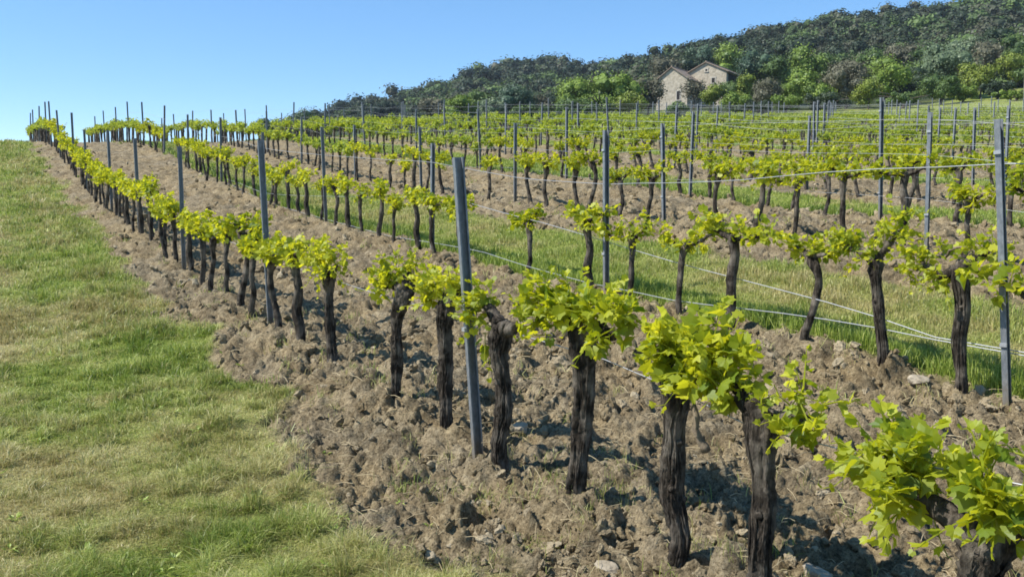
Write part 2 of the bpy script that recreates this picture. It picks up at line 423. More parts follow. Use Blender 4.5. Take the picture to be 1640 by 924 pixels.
def foliage(name, seed, origins, per, size, tpls, length, mat=None, lift=1., stems=True):
    """shoots springing from the arms; leaves set alternately along each"""
    rng = np.random.default_rng(seed); mb = MB()
    P, O, U, S, V = [], [], [], [], []
    for (o, dr, n) in origins:
        for q in range(n):
            s = np.array(o) + rng.normal(0, .035, 3)
            dd = np.array(dr, float) + rng.normal(0, .55, 3); dd[2] += .35 * lift; dd /= np.linalg.norm(dd)
            L = length * rng.uniform(.5, 1.25); tone = rng.uniform(-.18, .18)
            pts = []
            for t in np.linspace(0, 1, per):
                p = s + dd * L * t + np.array([0, 0, -.35 * L * t * t * rng.uniform(.4, 1.1)]); pts.append(p)
                sd = rng.normal(0, 1, 3); sd -= dd * (sd @ dd); sd /= np.linalg.norm(sd) + 1e-9
                lo = sd * 1.0 + dd * (.25 + .9 * t) + np.array([0, 0, -.35 + .5 * t])
                lo /= np.linalg.norm(lo)
                sz = size * rng.uniform(.65, 1.25) * (1.12 - .62 * t ** 2)
                P.append(p + lo * sz * .30 * (1 - .5 * t)); O.append(lo + np.array([0, 0, -.30 * (1 - t)]))
                U.append(np.array([0, 0, 1.]) + sd * .55 + rng.normal(0, .45, 3)); S.append(sz)
                V.append(np.clip(.42 + tone + .42 * (t - .4) + rng.normal(0, .22), 0, 1))
            if stems:
                v, f = tube(pts, np.linspace(.0042, .0018, per), 4, 0, rng, False); mb.add(v, f, .55)
    P, O, U, S, V = map(np.array, (P, O, U, S, V))
    g = rng.integers(0, len(tpls), len(P))
    for i, t in enumerate(tpls):
        m = g == i
        if m.any(): place_leaves(mb, P[m], O[m], U[m], S[m], t, rng, V[m])
    return mb.mesh(name, [mat or M_LEAF])

T_HI = [leaf_template(LEAF_HI, f) for f in (.55, .25, -.3)]
T_MID = [leaf_template(LEAF_MID, f) for f in (.5, .1)]
T_LOW = [leaf_template(LEAF_LOW, .2)]

def trunk_mesh(name, seed, pts, r0, r1, rings, sides, head=1.6, furrow=.35):
    rng = np.random.default_rng(seed); p = curve(pts, rings)
    t = np.linspace(0, 1, rings)
    rad = r0 + (r1 - r0) * t + .55 * r0 * np.exp(-t / .06) + r1 * (head - 1) * np.exp(-((t - .95) / .10) ** 2)
    kn = np.interp(t, np.linspace(0, 1, 9), rng.uniform(.86, 1.18, 9)); rad = rad * kn
    p[:, :2] += np.stack([np.interp(t, np.linspace(0, 1, 7), rng.normal(0, .012, 7)) for _ in range(2)], 1)
    mb = MB(); v, f = tube(p, rad, sides, .15, rng, True, furrow); mb.add(v, f)
    if furrow > .5:                                              # raised strips of old bark
        for q in range(46):
            i0 = int(rng.integers(1, rings - 12)); n_ = int(rng.integers(6, 22)); i1 = min(rings - 1, i0 + n_); a0 = rng.uniform(0, 6.28); aa = a0 + np.cumsum(rng.normal(0, .05, i1 - i0))
            rr = rad[i0:i1] * (1.02 + .12 * furrow * rng.random()); pp = p[i0:i1] + np.stack([np.cos(aa) * rr, np.sin(aa) * rr, 0 * rr], 1)
            v, f = tube(pp, np.sin(np.linspace(.25, 2.9, len(pp))) * rng.uniform(.003, .0065), 5, .3, rng, False); mb.add(v, f)
        for q in range(9):                                           # knots and old scars
            i0 = int(rng.integers(4, rings - 3)); a0 = rng.uniform(0, 6.28); dq = np.array([math.cos(a0), math.sin(a0), .25]); e0 = p[i0] + dq * rad[i0] * .7
            v, f = tube([e0, e0 + dq * rad[i0] * .25, e0 + dq * rad[i0] * rng.uniform(.38, .6)], [rad[i0] * .5, rad[i0] * .38, rad[i0] * .14], 9, .25, rng); mb.add(v, f)
    for q in range(3):                                           # pruning knuckles on the head
        a = rng.uniform(0, 6.28); e = p[-1] + np.array([math.cos(a) * .06, math.sin(a) * .05, rng.uniform(-.06, .05)])
        v, f = tube([p[-2], (p[-2] + e) / 2, e], [r1 * 1.0, r1 * .85, r1 * .55], max(6, sides // 2), .2, rng); mb.add(v, f)
    return mb.mesh(name, [M_BARK], True)
def arm_mesh(name, seed, pts, r0, r1, rings=9, sides=8, mat=None):
    rng = np.random.default_rng(seed); p = curve(pts, rings); p[1:-1] += rng.normal(0, .006, (rings - 2, 3))
    rad = np.linspace(r0, r1, rings) * np.interp(np.arange(rings), np.linspace(0, rings - 1, 5), rng.uniform(.8, 1.25, 5))
    mb = MB(); v, f = tube(p, rad, sides, .16, rng, True, .25); mb.add(v, f)
    return mb.mesh(name, [mat or M_BARK], True)

# a stock of ordinary vines: (bend of the trunk, arms, foliage); local x runs uphill along the row
STOCK = []
def build_stock():
    rng = np.random.default_rng(21)
    looks = []
    for i in range(12):
        bow = [0, .02, .08, -.06, .03, .10, 0, -.04, .06, -.09, .02, .05][i]
        look = 'straight' if abs(bow) < .04 else ('bowed' if abs(bow) > .055 else 'slightly bent')
        hz = .70 + rng.uniform(-.06, .07); hx = rng.uniform(-.07, .07); hy = rng.uniform(-.04, .04)
        pts = [(0, 0, -.12), (0, 0, 0), (bow * .7 + hx * .2, hy * .3, hz * .35), (bow + hx * .6, hy * .6, hz * .68), (hx, hy, hz)]
        r0 = rng.uniform(.030, .041)
        tr = trunk_mesh('trunk', 300 + i, pts, r0, r0 * .85, 20, 10, 1.5)
        arms, org = [], []
        h = np.array([hx, hy, hz])
        nn = int(rng.integers(4, 6))
        for s in (-1, 1):
            L = rng.uniform(.16, .34); e = h + np.array([s * L, rng.normal(0, .04), rng.uniform(.02, .12)])
            mid = (h + e) / 2 + np.array([0, rng.normal(0, .02), -.02])
            arms.append(arm_mesh('arm', 400 + i * 2 + s, [h - (0, 0, .03), mid, e], r0 * .7, r0 * .4))
            org += [(e, (s * .5, 0, .3), nn), (mid, (0, rng.choice([-.5, .5]), .3), nn - 1), ((mid + e) / 2, (0, rng.choice([-.5, .5]), .2), 2)]
        org += [(h + (0, 0, .04), (0, rng.choice([-.4, .4]), .5), 3), (h, (0, -.7, -.15), 2), (h, (0, .6, -.1), 1)]
        hi = foliage('foliage', 500 + i, org, 7, .076, T_MID, .19, M_LEAF)
        lo = foliage('foliage', 520 + i, org, 7, .088, T_LOW, .21, M_LEAF_FAR, 1.5, False)
        STOCK.append(dict(look=look, trunk=tr, arms=arms, hi=hi, lo=lo, org=org, pts=pts, r0=r0))
build_stock()

PROTO = {}
def vine(u, v, i, label, near, rz, sc, du=0):
    x, y = xy(u, v); z = float(height(x, y))
    s = STOCK[i]; root = empty('vine', (x, y, z), math.atan2(DV[1], DV[0]) + rz)
    root.scale = (sc, sc * (1 if (i + int(u * 10)) % 2 else -1), sc) if False else (sc, sc, sc)
    tag(root, label, 'grapevine', 'grapevines trained in rows along the wires')
    link('trunk', s['trunk'], root)
    if near:
        for a in s['arms']: link('arm', a, root)
    link('foliage', s['hi'] if near or v < 8 or u * DV[1] + v * NV[1] < 26 else s['lo'], root)
    return root

# the nearest vines, each with its own trunk, arms and foliage
def hero(u, v, label, pts, r0, r1, arms, clumps, leaf=.115, rings=60, sides=30, canes=()):
    x, y = xy(u, v); z = float(height(x, y))
    root = empty('vine', (x, y, z), math.atan2(DV[1], DV[0]))
    tag(root, label, 'grapevine', 'grapevines trained in rows along the wires')
    sd = int(u * 100) + 5
    link('trunk', trunk_mesh('trunk', sd, [(0, 0, -.15)] + pts, r0 * .73, r1 * .76, rings, sides, 1.4, .55), root)
    for q, a in enumerate(arms): link('arm', arm_mesh('arm', sd + q + 1, a[0], a[1], a[2], 12, 12), root)
    for q, a in enumerate(canes): link('cane', arm_mesh('cane', sd + q + 31, a[0], a[1], a[2], 10, 8, M_CANE), root)
    link('foliage', foliage('foliage', sd + 77, [(a, b, int(n * 1.6)) for a, b, n in clumps], 7, leaf * .66, T_HI, .215), root)
    return root

POST_U = {0: 4.74, 1: 3.33, 2: 6.32, 3: 9.52}
POST_GAP = 4.66
def row_posts(k):
    u0 = POST_U.get(k, 3.0 + (k * 2.77) % POST_GAP)
    return [u0 + POST_GAP * j for j in range(-3, 30)]
def to_px(x, y, z):
    c, s = math.cos(PITCH), math.sin(PITCH); zz = z - CAM_H
    dep = y * c - zz * s
    if dep < .3: return None
    return 820 + FOC * x / dep, 462 - FOC * (y * s + zz * c) / dep, dep
def row_seen(k, u, hgt=1.0, m=90):
    """inside what the photograph covers, and on the vineyard"""
    x, y = xy(u, ROWS[k])
    if y > float(field_far(x)): return None
    p = to_px(x, y, float(terrain(x, y)) + hgt)
    if p is None or p[0] < -60 or p[0] > 1640 + m or p[1] > 1050: return None
    return p

ROWNAME = ['front row beside the verge'] + [ORD[i] + ' row' for i in range(1, 20)]
SEEN_POSTS = {k: [u for u in row_posts(k) if row_seen(k, u)] for k in range(len(ROWS))}
def where(k, u):
    ps = SEEN_POSTS[k]; j = sum(1 for q in ps if q < u)
    rn = 'front row' if k == 0 else ORD[k] + ' row'
    return rn, j

def make_vines():
    NEAR = ('the ', '')
    C = lambda e, dr, n: (e, dr, n)
    hero(1.49, 2.6, 'nearest grapevine at the lower right corner, big bright leaves on a gnarled arm',
         [(0, 0, 0), (.02, 0, .22), (.0, .02, .42), (-.02, 0, .62)], .056, .066,
         [([(-.02, 0, .58), (.14, .03, .62), (.30, .0, .70)], .048, .03), ([(-.02, 0, .58), (-.14, .0, .66), (-.26, .02, .72)], .048, .03)],
         [C((.26, 0, .71), (.15, .3, .3), 7), C((.30, .03, .72), (.15, 0, .4), 5), C((.26, .05, .66), (.1, .5, -.1), 6), C((.22, .06, .72), (0, .4, .4), 5), C((.02, 0, .72), (-.1, .1, .5), 7), C((-.04, .05, .68), (0, .5, .2), 6),
          C((-.14, .03, .72), (-.1, .3, .4), 7), C((-.26, .0, .76), (-.3, 0, .4), 6)], .118)
    hero(2.365, 2.6, 'grey stump trunk with few leaves and one leafy spur on its right, second nearest vine',
         [(0, 0, 0), (.01, .01, .25), (.03, .0, .52), (.05, 0, .78)], .055, .058,
         [([(.04, 0, .76), (-.06, -.02, .76), (-.17, -.02, .80)], .04, .022), ([(.04, 0, .76), (.1, .02, .80), (.17, .0, .86)], .035, .022)],
         [C((-.17, -.02, .82), (-.2, 0, .4), 5), C((-.13, 0, .80), (-.3, .3, .1), 2), C((.17, 0, .86), (.2, .1, .5), 4), C((.13, .03, .82), (.2, .3, 0), 3)], .10)
    hero(2.88, 2.6, 'thick fissured vine trunk with a tall bunch of big leaves and a bare pruned cane',
         [(0, 0, 0), (.02, 0, .28), (.03, .01, .56), (.03, 0, .82)], .060, .060,
         [([(.03, 0, .80), (.05, 0, .86), (.10, .0, .95)], .045, .025), ([(.02, 0, .80), (-.12, .0, .86), (-.26, .0, .93)], .042, .025)],
         [C((.06, 0, .93), (.1, .2, .6), 5), C((0, .03, .90), (-.1, .4, .3), 5), C((-.10, 0, .95), (-.1, .1, .9), 6), C((-.16, .04, .90), (-.1, .5, -.1), 5),
          C((-.26, .0, .95), (-.2, .1, .6), 6), C((-.30, .03, .86), (-.3, .3, -.2), 4), C((-.12, 0, 1.04), (0, 0, 1), 3)], .13,
         canes=[([(-.08, .05, .80), (-.15, .06, .72), (-.19, .06, .60), (-.22, .05, .55)], .014, .017)])
    hero(3.68, 2.6, 'dark ridged vine trunk under the widest spread of bright leaves, right of the nearest post',
         [(0, 0, 0), (-.03, 0, .3), (-.05, 0, .58), (-.06, 0, .86)], .060, .062,
         [([(-.06, 0, .84), (.08, .0, .90), (.26, .02, .93)], .048, .026), ([(-.06, 0, .84), (-.20, .0, .85), (-.34, .02, .84)], .046, .034)],
         [C((.26, .02, .95), (.3, .2, .4), 5), C((.18, .03, .92), (.2, .4, .2), 4), C((.2, .05, .88), (.1, .4, -.4), 3), C((.06, .02, .96), (0, .2, .8), 5), C((-.03, .05, .94), (0, .5, .4), 5),
          C((-.16, 0, .94), (-.1, .2, .8), 5), C((-.22, .04, .90), (-.2, .4, .2), 4), C((-.36, .0, .88), (-.3, .2, .4), 5), C((-.30, .05, .84), (-.2, .5, -.3), 3)], .115)
    hero(4.47, 2.6, 'vine with swollen black head and few leaves just right of the nearest post',
         [(0, 0, 0), (-.02, 0, .3), (-.03, 0, .56), (-.02, 0, .82)], .050, .066,
         [([(-.02, 0, .80), (.06, .0, .86), (.13, .02, .92)], .05, .03), ([(-.02, 0, .80), (-.10, .0, .80), (-.18, .0, .82)], .046, .03)],
         [C((.13, .02, .93), (.2, .2, .6), 5), C((.16, .04, .88), (.3, .4, 0), 4), C((-.17, -.03, .84), (-.2, -.1, .5), 3), C((.1, .05, .78), (.2, .4, -.4), 2)], .10)
    hero(5.19, 2.6, 'straight vine with dense leaves just left of the nearest post',
         [(0, 0, 0), (0, 0, .3), (-.01, 0, .6), (-.03, 0, .85)], .050, .055,
         [([(-.03, 0, .83), (.06, .0, .88), (.17, .0, .91)], .04, .025), ([(-.03, 0, .83), (-.13, .0, .88), (-.22, .0, .92)], .04, .025)],
         [C((.17, 0, .92), (.3, .3, .3), 5), C((.1, .03, .88), (.2, .5, .1), 4), C((.02, .02, .93), (0, .3, .7), 4), C((-.12, 0, .94), (-.2, .2, .6), 4), C((-.23, 0, .93), (-.3, .2, .3), 4)], .10)
    hero(6.03, 2.6, 'leaning vine with a mop of leaves before the gap in the front row',
         [(0, 0, 0), (-.03, 0, .26), (-.06, 0, .52), (-.14, 0, .84)], .046, .050,
         [([(-.14, 0, .82), (-.02, .0, .86), (.12, .02, .84)], .038, .024), ([(-.14, 0, .82), (-.2, .0, .9), (-.25, .0, .95)], .038, .024)],
         [C((.12, .02, .86), (.3, .3, .2), 5), C((.02, .03, .9), (.2, .3, .5), 5), C((-.1, .02, .93), (0, .3, .7), 5), C((-.22, 0, .96), (-.3, .1, .5), 4), C((.18, .02, .8), (.4, .3, -.3), 3)], .095)
    hero(7.49, 2.6, 'vine with a rounded leaf ball just after the gap in the front row',
         [(0, 0, 0), (.0, 0, .26), (.01, 0, .5), (.0, 0, .74)], .052, .050,
         [([(0, 0, .72), (.1, .0, .78), (.17, .02, .84)], .036, .024), ([(0, 0, .72), (-.12, .0, .76), (-.18, .0, .80)], .036, .024)],
         [C((.15, .02, .86), (.2, .3, .5), 5), C((.02, .03, .9), (0, .3, .7), 6), C((-.1, .02, .85), (-.2, .3, .5), 6), C((-.18, 0, .8), (-.3, .3, -.2), 4), C((0, .06, .78), (.0, .6, -.2), 4)], .095)
    hero(3.68, 6.0, 'tall forked vine with a bare looped cane beside the rightmost large post',
         [(0, 0, 0), (.03, 0, .36), (.02, 0, .65), (.05, 0, .93)], .052, .060,
         [([(.04, 0, .9), (.18, .03, .84), (.33, .03, .93)], .042, .02), ([(.04, 0, .9), (-.06, .0, .98), (-.16, .0, 1.02)], .042, .022)],
         [C((.34, .03, .96), (.3, .2, .3), 7), C((.42, .03, .90), (.3, .3, .0), 4), C((.16, .05, .86), (.1, .5, -.3), 4), C((-.15, 0, 1.04), (-.2, .1, .5), 6), C((.1, 0, 1.04), (.1, .2, .5), 2)], .10, 26, 14,
         [([(.12, .05, .98), (.04, .09, 1.05), (-.07, .07, 1.05), (-.12, .03, .97)], .009, .007)])
    hero(4.34, 6.0, 'tall leaning vine with high leafy arms, second in from the rightmost large post',
         [(0, 0, 0), (.02, 0, .32), (.05, 0, .62), (.08, 0, .84)], .042, .050,
         [([(.08, 0, .82), (.22, .0, .88), (.36, .03, .94)], .038, .022), ([(.08, 0, .82), (-.02, .0, .93), (-.10, .0, 1.06)], .038, .022)],
         [C((.36, .03, .96), (.3, .2, .3), 6), C((.25, .03, .93), (.1, .3, .4), 5), C((.1, .03, .91), (0, .4, .2), 5), C((-.05, 0, 1.03), (-.2, .1, .4), 5), C((-.11, 0, 1.12), (-.1, 0, .8), 4)], .10, 26, 14)

    # everything else at the row's planting distance
    made = {0: [1.49, 2.365, 2.88, 3.68, 4.47, 5.19, 6.03, 7.49], 1: [3.68, 4.34]}
    lists = {k: [] for k in range(len(ROWS))}
    rng = np.random.default_rng(5)
    lists[0] = [8.3 + .78 * j for j in range(70)]
    lists[1] = [2.95, 5.18, 5.93, 6.66, 7.47, 8.2, 9.7, 11.45, 12.25] + [13.05 + .78 * j for j in range(70)]
    for kk in range(2, len(ROWS)):
        u0 = rng.uniform(0, .78) - 40
        lists[kk] = [u0 + .78 * j for j in range(190)]
    gaps = {(0, 0), (1, 36), (1, 37)}
    cand = []
    for kk, us in lists.items():
        for j, u in enumerate(us):
            if kk > 1 and rng.random() < .085: continue
            if kk == 1 and 33.6 < u < 36.4: continue
            if kk == 0 and rng.random() < .0: continue
            uj = u + rng.normal(0, .05)
            p = row_seen(kk, uj)
            if p is None or p[2] < 3: continue
            cand.append((p[2], kk, uj, ROWS[kk] + rng.normal(0, .045)))
    cand.sort()
    keep, rest = cand[:288], cand[288:]
    count = {}
    order = {}
    for dep, kk, u, v in sorted(keep, key=lambda c: (c[1], c[2])):
        rn, j = where(kk, u)
        extra = [q for q in made.get(kk, []) if where(kk, q)[1] == j and q < u]
        order[(kk, u)] = 1 + len(extra) + sum(1 for d2, k2, u2, v2 in keep if k2 == kk and where(kk, u2)[1] == j and u2 < u)
    for idx, (dep, kk, u, v) in enumerate(keep):
        rn, j = where(kk, u); i = int(rng.integers(0, len(STOCK)))
        o = ORD[min(order[(kk, u)], 20) - 1]
        ps = len(SEEN_POSTS[kk])
        lk = STOCK[i]['look']
        if j == 0: lab = f'{lk} vine in the {rn}, {o} from its lower end, before any post'
        else: lab = f'{lk} vine in the {rn}, {o} uphill past its {ORD[j - 1]} post'
        sc = 1.08 * rng.uniform(.88, 1.1) * (1.03 if kk in (1, 2, 3) and dep < 16 else 1)
        vine(u, v, i, lab, dep < 16, rng.choice([0, math.pi]) + rng.normal(0, .15), sc)
    # the rows too far off and too many to single out
    mb_t, mb_l = MB(), MB()
    meshes = []
    for s in STOCK:
        for key in ('trunk', 'lo'):
            me = s[key]; a = np.empty(len(me.vertices) * 3, np.float32); me.vertices.foreach_get('co', a)
            if key == 'lo':
                f = np.empty(len(me.polygons) * 3, np.int32); me.loops.foreach_get('vertex_index', f); f = f.reshape(-1, 3)
                va = np.empty(len(me.vertices), np.float32); me.attributes['var'].data.foreach_get('value', va)
                s['lo_np'] = (a.reshape(-1, 3), f, va)
        mb = MB(); v_, f_ = tube(curve(s['pts'], 6), np.linspace(s['r0'] * 1.15, s['r0'] * 1.1, 6), 5, .1); s['t_np'] = (v_, f_)
    for dep, kk, u, v in rest:
        s = STOCK[int(rng.integers(0, len(STOCK)))]
        x, y = xy(u, v); z = float(terrain(x, y)); a = math.atan2(DV[1], DV[0]) + rng.choice([0, math.pi]) + rng.normal(0, .2)
        c, sn = math.cos(a), math.sin(a); R = np.array([[c, -sn, 0], [sn, c, 0], [0, 0, 1]]) * (1.1 * rng.uniform(.9, 1.12))
        va, f, at = s['lo_np']; mb_l.add(va @ R.T + (x, y, z), f, np.clip(at + rng.uniform(-.15, .15), 0, 1))
        va, f = s['t_np']; mb_t.add(va @ R.T + (x, y, z), f)
    o = link('distant_vines', mb_l.mesh('distant_vines', [M_LEAF_FAR]))
    tag(o, 'far rows of green leafy vines merging together below the trees', 'grapevines', None, 'stuff')
    t = link('trunks', mb_t.mesh('trunks', [M_BARK], True), o); t['kind'] = 'stuff'
make_vines()

# ------------------------------------------------------------------ trellis posts and wires
def post_mesh(h, hooks=True):
    a, b, t = .031, .019, .005      # open channel, slot towards the row
    prof = np.array([(-a, -b), (a, -b), (a, b), (a - .010, b), (a - .010, b - t), (a - t, b - t), (a - t, -b + t), (-a + t, -b + t), (-a + t, b - t), (-a + .010, b - t), (-a + .010, b), (-a, b)])
    n = len(prof); mb = MB(); zs = [-.35, .0, h * .33, h * .66, h]
    v = np.concatenate([np.column_stack([prof, np.full(n, z)]) for z in zs])
    i = np.arange(len(zs) - 1)[:, None] * n; j = np.arange(n)[None]; j2 = (j + 1) % n
    f = np.stack([i + j, i + j2, i + n + j2, i + n + j], -1).reshape(-1, 4)
    mb.add(v, f)
    top = np.arange(n) + (len(zs) - 1) * n
    q = [np.array([[top[0], top[1], top[6], top[7]]]), np.array([[top[1], top[2], top[5], top[6]]]), np.array([[top[2], top[3], top[4], top[5]]]),
         np.array([[top[0], top[7], top[8], top[11]]]), np.array([[top[8], top[9], top[10], top[11]]])]
    mb.f[4].append(np.concatenate(q))
    return mb.mesh('trellis_post', [M_POST])
_cb = MB(); box(_cb, -.004, .012, -.022, .022, -.012, .012); CLIP = _cb.mesh('wire_clip', [M_WIRE])
PM = {h: (post_mesh(h),) for h in (1.75, 1.82, 1.9, 1.95, 2.0, 1.6, 1.8)}
def make_posts():
    rng = np.random.default_rng(3)
    special = {(0, 0): (1.9, -.062, 0., 'nearest grey metal post, leaning left among the front row leaves'),
               (1, 0): (1.95, -.085, .0, 'tall grey metal post at the right edge, leaning left, with wires tied low')}
    for kk in range(len(ROWS)):
        for j, u in enumerate(SEEN_POSTS[kk]):
            x, y = xy(u + (rng.normal(0, .05) if j else 0), ROWS[kk] + (rng.normal(0, .04) if j else 0))
            h = float(rng.choice([1.75, 1.82, 1.82, 1.9])); lx, ly = rng.normal(0, .022, 2)
            rn = 'front row' if kk == 0 else ORD[kk] + ' row'
            lab = f'thin grey metal post in the {rn} of vines, {ORD[j]} post going uphill'
            near = row_seen(kk, u)[2] < 17
            if (kk, j) in special: h, lx, ly, lab = special[(kk, j)]; near = True
            if (kk, j) == (0, 1): h = 2.0; lx = -.03
            if kk == 3 and j == 0: h = 2.0
            if kk == 2: h = 1.6
            if (kk, j) == (1, 1): h = 1.8; lx, ly = -.012, 0.
            root = empty('trellis_post', (x, y, float(height(x, y))))
            root.rotation_euler = (Matrix.Rotation(lx, 3, 'Y') @ Matrix.Rotation(ly, 3, 'X') @ Matrix.Rotation(math.atan2(DV[1], DV[0]) + math.pi / 2 + rng.normal(0, .12), 3, 'Z')).to_euler()
            tag(root, lab, 'post', 'metal trellis posts along the vine rows')
            link('channel', PM[h][0], root)
            if near:
                for q in ((.42, h - .22) if kk else (.84,)): link('wire_clip', CLIP, root).location = (.033, 0, q)
make_posts()

def make_wires():
    rng = np.random.default_rng(8)
    def run(kk, prof, name_lab, r=.0032):
        us, hs = zip(*prof); us = np.array(us); hs = np.array(hs)
        n = int((us[-1] - us[0]) / .5) + 2; uu = np.linspace(us[0], us[-1], n)
        x, y = xy(uu, ROWS[kk] + .035 + 0 * uu)
        z = terrain(x, y) + np.interp(uu, us, hs) + np.interp(uu, us, np.cumsum(rng.normal(0, .0, len(us))))
        mb = MB(); v, f = tube(np.stack([x, y, z], 1), r, 4, 0, rng, True); mb.add(v, f)
        o = link('trellis_wire', mb.mesh('trellis_wire', [M_WIRE], True)); tag(o, name_lab, 'wire', 'galvanised trellis wires strung between the posts')
    run(1, [(-1, .5), (1, .44), (3.33, .42), (3.8, .37), (4.7, .43), (5.3, .46), (7.6, .62), (9.4, .80), (11.5, .92), (12.6, .9), (17.2, .6), (22, .3), (26, .2)], 'slack wire dropping across the second row trunks to the tall right post', .0042)
    run(1, [(-1, .45), (3.33, .395), (4.5, .32), (6.8, .17), (8.2, .14), (10.9, .25), (14.2, .12), (22, .1), (26, .08)], 'lowest slack wire near the ground along the second row', .0042)
    run(1, [(-1, 1.62), (3.33, 1.70), (4.4, 1.58), (5.8, 1.43), (8.0, 1.30), (9.7, 1.33), (12.6, 1.45), (17.2, 1.42), (30, 1.4), (54, 1.4)], 'high wire sagging away from the tall right post along the second row', .0036)
    run(0, [(1.0, .86), (2.4, .74), (3.2, .84), (4.47, .86), (5.2, .84), (6.0, .80), (7.5, .76), (10, .76), (20, .8), (50, .8)], 'wire strung through the vine heads of the front row', .0028)
    for kk in range(2, len(ROWS)):
        sp = SEEN_POSTS[kk]
        if len(sp) < 2: continue
        u0, u1 = sp[0] - POST_GAP * .8, sp[-1]
        rn = ORD[kk] + ' row'
        for h, nm in ((.74, 'low wire through the leaves of the'), (1.22, 'middle wire above the leaves of the'), (1.60, 'top wire near the post tops of the')):
            pr = [(u0, h - .04)]
            for q in sp:
                b = h + rng.normal(0, .03)
                pr += [(q, b), (q + POST_GAP / 2, b - rng.uniform(.02, .07))]
            pr = [p for p in pr if p[0] <= u1] 
            run(kk, pr, f'{nm} {rn}', .0022)
make_wires()

# ------------------------------------------------------------------ turf, clods, stones, dry stalks
def blades_mesh(X, Y, H, Wd, dry, var, rng, lean=.55):
    n = len(X); Z = height(X, Y) - .01
    a = rng.uniform(0, 2 * np.pi, n); ca, sa = np.cos(a), np.sin(a)
    b = rng.uniform(0, 2 * np.pi, n); L = H * np.abs(rng.normal(0, lean, n)); lx, ly = np.cos(b) * L, np.sin(b) * L
    P = np.stack([X, Y, Z], 1); w = np.stack([ca * Wd, sa * Wd, 0 * Wd], 1)
    mid = P + np.stack([lx * .35, ly * .35, H * .6], 1); tip = P + np.stack([lx, ly, H * (1 - .25 * np.clip(L / H, 0, 1.5))], 1)
    V = np.stack([P - w, P + w, mid + w * .75, mid - w * .75, tip], 1).reshape(-1, 3)
    o = np.arange(n)[:, None] * 5
    q = o + np.array([[0, 1, 2, 3]]); t = o + np.array([[3, 2, 4]])
    return mesh_of('grass', V, [q, t], [M_GRASS], None, False, {'dry': np.repeat(dry, 5), 'var': np.repeat(var, 5)})
def make_grass():
    rng = np.random.default_rng(12)
    def scatter(N, a0, a1, r0, r1):
        a = np.radians(rng.uniform(a0, a1, N)); r = np.exp(rng.uniform(math.log(r0), math.log(r1), N))
        return r * np.sin(a), r * np.cos(a), r
    X, Y, r = scatter(1300000, -44, 4, 2.6, 75)
    u, v = uv(X, Y); s = soil_mask(X, Y); keep = (v < 2.4) & (rng.random(len(X)) > s * 1.15) & (Y < 72)
    X, Y, r, s, v = X[keep], Y[keep], r[keep], s[keep], v[keep]
    tuft = .3 * fbm(X * 2.6, Y * 2.6, 61, 3) + .7 * fbm(X * 8, Y * 8, 63, 3); long_ = np.exp(-((v - 1.25) / .5) ** 2)
    H = (.022 + .062 * sstep(.47, .74, tuft) + .04 * long_ * sstep(.4, .62, tuft)) * rng.uniform(.55, 1.5, len(X)) * np.clip((r / 5) ** .25, 1, 1.7)
    dry = np.clip(dry_mask(X, Y) * .95 + rng.normal(0, .26, len(X)) - .15 * long_ + .05, 0, 1)
    var = np.clip(.45 + (fbm(X * 2.4, Y * 2.4, 64, 4) - .5) * 1.5 + rng.normal(0, .25, len(X)), 0, 1)
    o = link('verge_grass', blades_mesh(X, Y, H, .0016 * np.maximum(1, r / 3.6), dry, var, rng, 1.0))
    tag(o, 'patchy green and straw coloured mown grass along the left of the vines', 'grass', None, 'stuff')
    X, Y, r = scatter(1000000, -36, 38, 4.5, 70)
    u, v = uv(X, Y); s = soil_mask(X, Y); keep = (v > 5.8) & (rng.random(len(X)) > s * 1.25) & (Y < field_far(X) + 12) & ((v < 20) | (rng.random(len(X)) < .4))
    X, Y, r, v = X[keep], Y[keep], r[keep], v[keep]
    edge = np.exp(-((v - 6.3) / .28) ** 2) + np.exp(-((v - 13.3) / .3) ** 2)
    H = (.035 + .06 * sstep(.35, .7, fbm(X * 2.5, Y * 2.5, 62, 3)) + .09 * edge) * rng.uniform(.6, 1.5, len(X))
    dry = np.clip(dry_mask(X, Y) * .9 + rng.normal(0, .18, len(X)) - .4 * edge, 0, 1)
    var = np.clip(.45 + rng.normal(0, .25, len(X)), 0, 1)
    o = link('alley_grass', blades_mesh(X, Y, H, .0017 * np.maximum(1, r / 3.8), dry, var, rng))
    tag(o, 'rough grass strips growing between every second pair of vine rows', 'grass', None, 'stuff')
    # broad leaved weeds in the turf
    cx, cy, cr = scatter(260, -42, 2, 2.8, 16); cu, cv = uv(cx, cy); m = cv < 1.9; cx, cy, cr = cx[m], cy[m], cr[m]
    n = 9; X = np.repeat(cx, n); Y = np.repeat(cy, n); a = rng.uniform(0, 6.28, len(X)); N_ = len(X)
    d = np.stack([np.cos(a), np.sin(a), rng.uniform(.1, .9, N_)], 1); sz = np.repeat(rng.uniform(.02, .045, len(cx)) * np.clip((cr / 5) ** .3, 1, 1.6), n) * rng.uniform(.7, 1.2, N_)
    P = np.stack([X, Y, height(X, Y) + .012], 1) + d * sz[:, None] * .4
    mb = MB(); place_leaves(mb, P, d, np.stack([-d[:, 0] * .4, -d[:, 1] * .4, np.ones(N_)], 1), sz, leaf_template([(0, 1.1), (40, .5), (120, .36), (180, .5), (-120, .36), (-40, .5)], .3), rng, np.clip(rng.normal(.45, .2, N_), 0, 1))
    o = link('broadleaf_weeds', mb.mesh('broadleaf_weeds', [M_GRASS])); tag(o, 'flat broad leaved weeds dotted through the verge grass', 'weeds', None, 'stuff')
    # weeds scattered over the ploughed soil
    cx, cy, cr = scatter(1900, -40, 38, 3.0, 48)
    m = soil_mask(cx, cy) > .6; cx, cy, cr = cx[m], cy[m], cr[m]
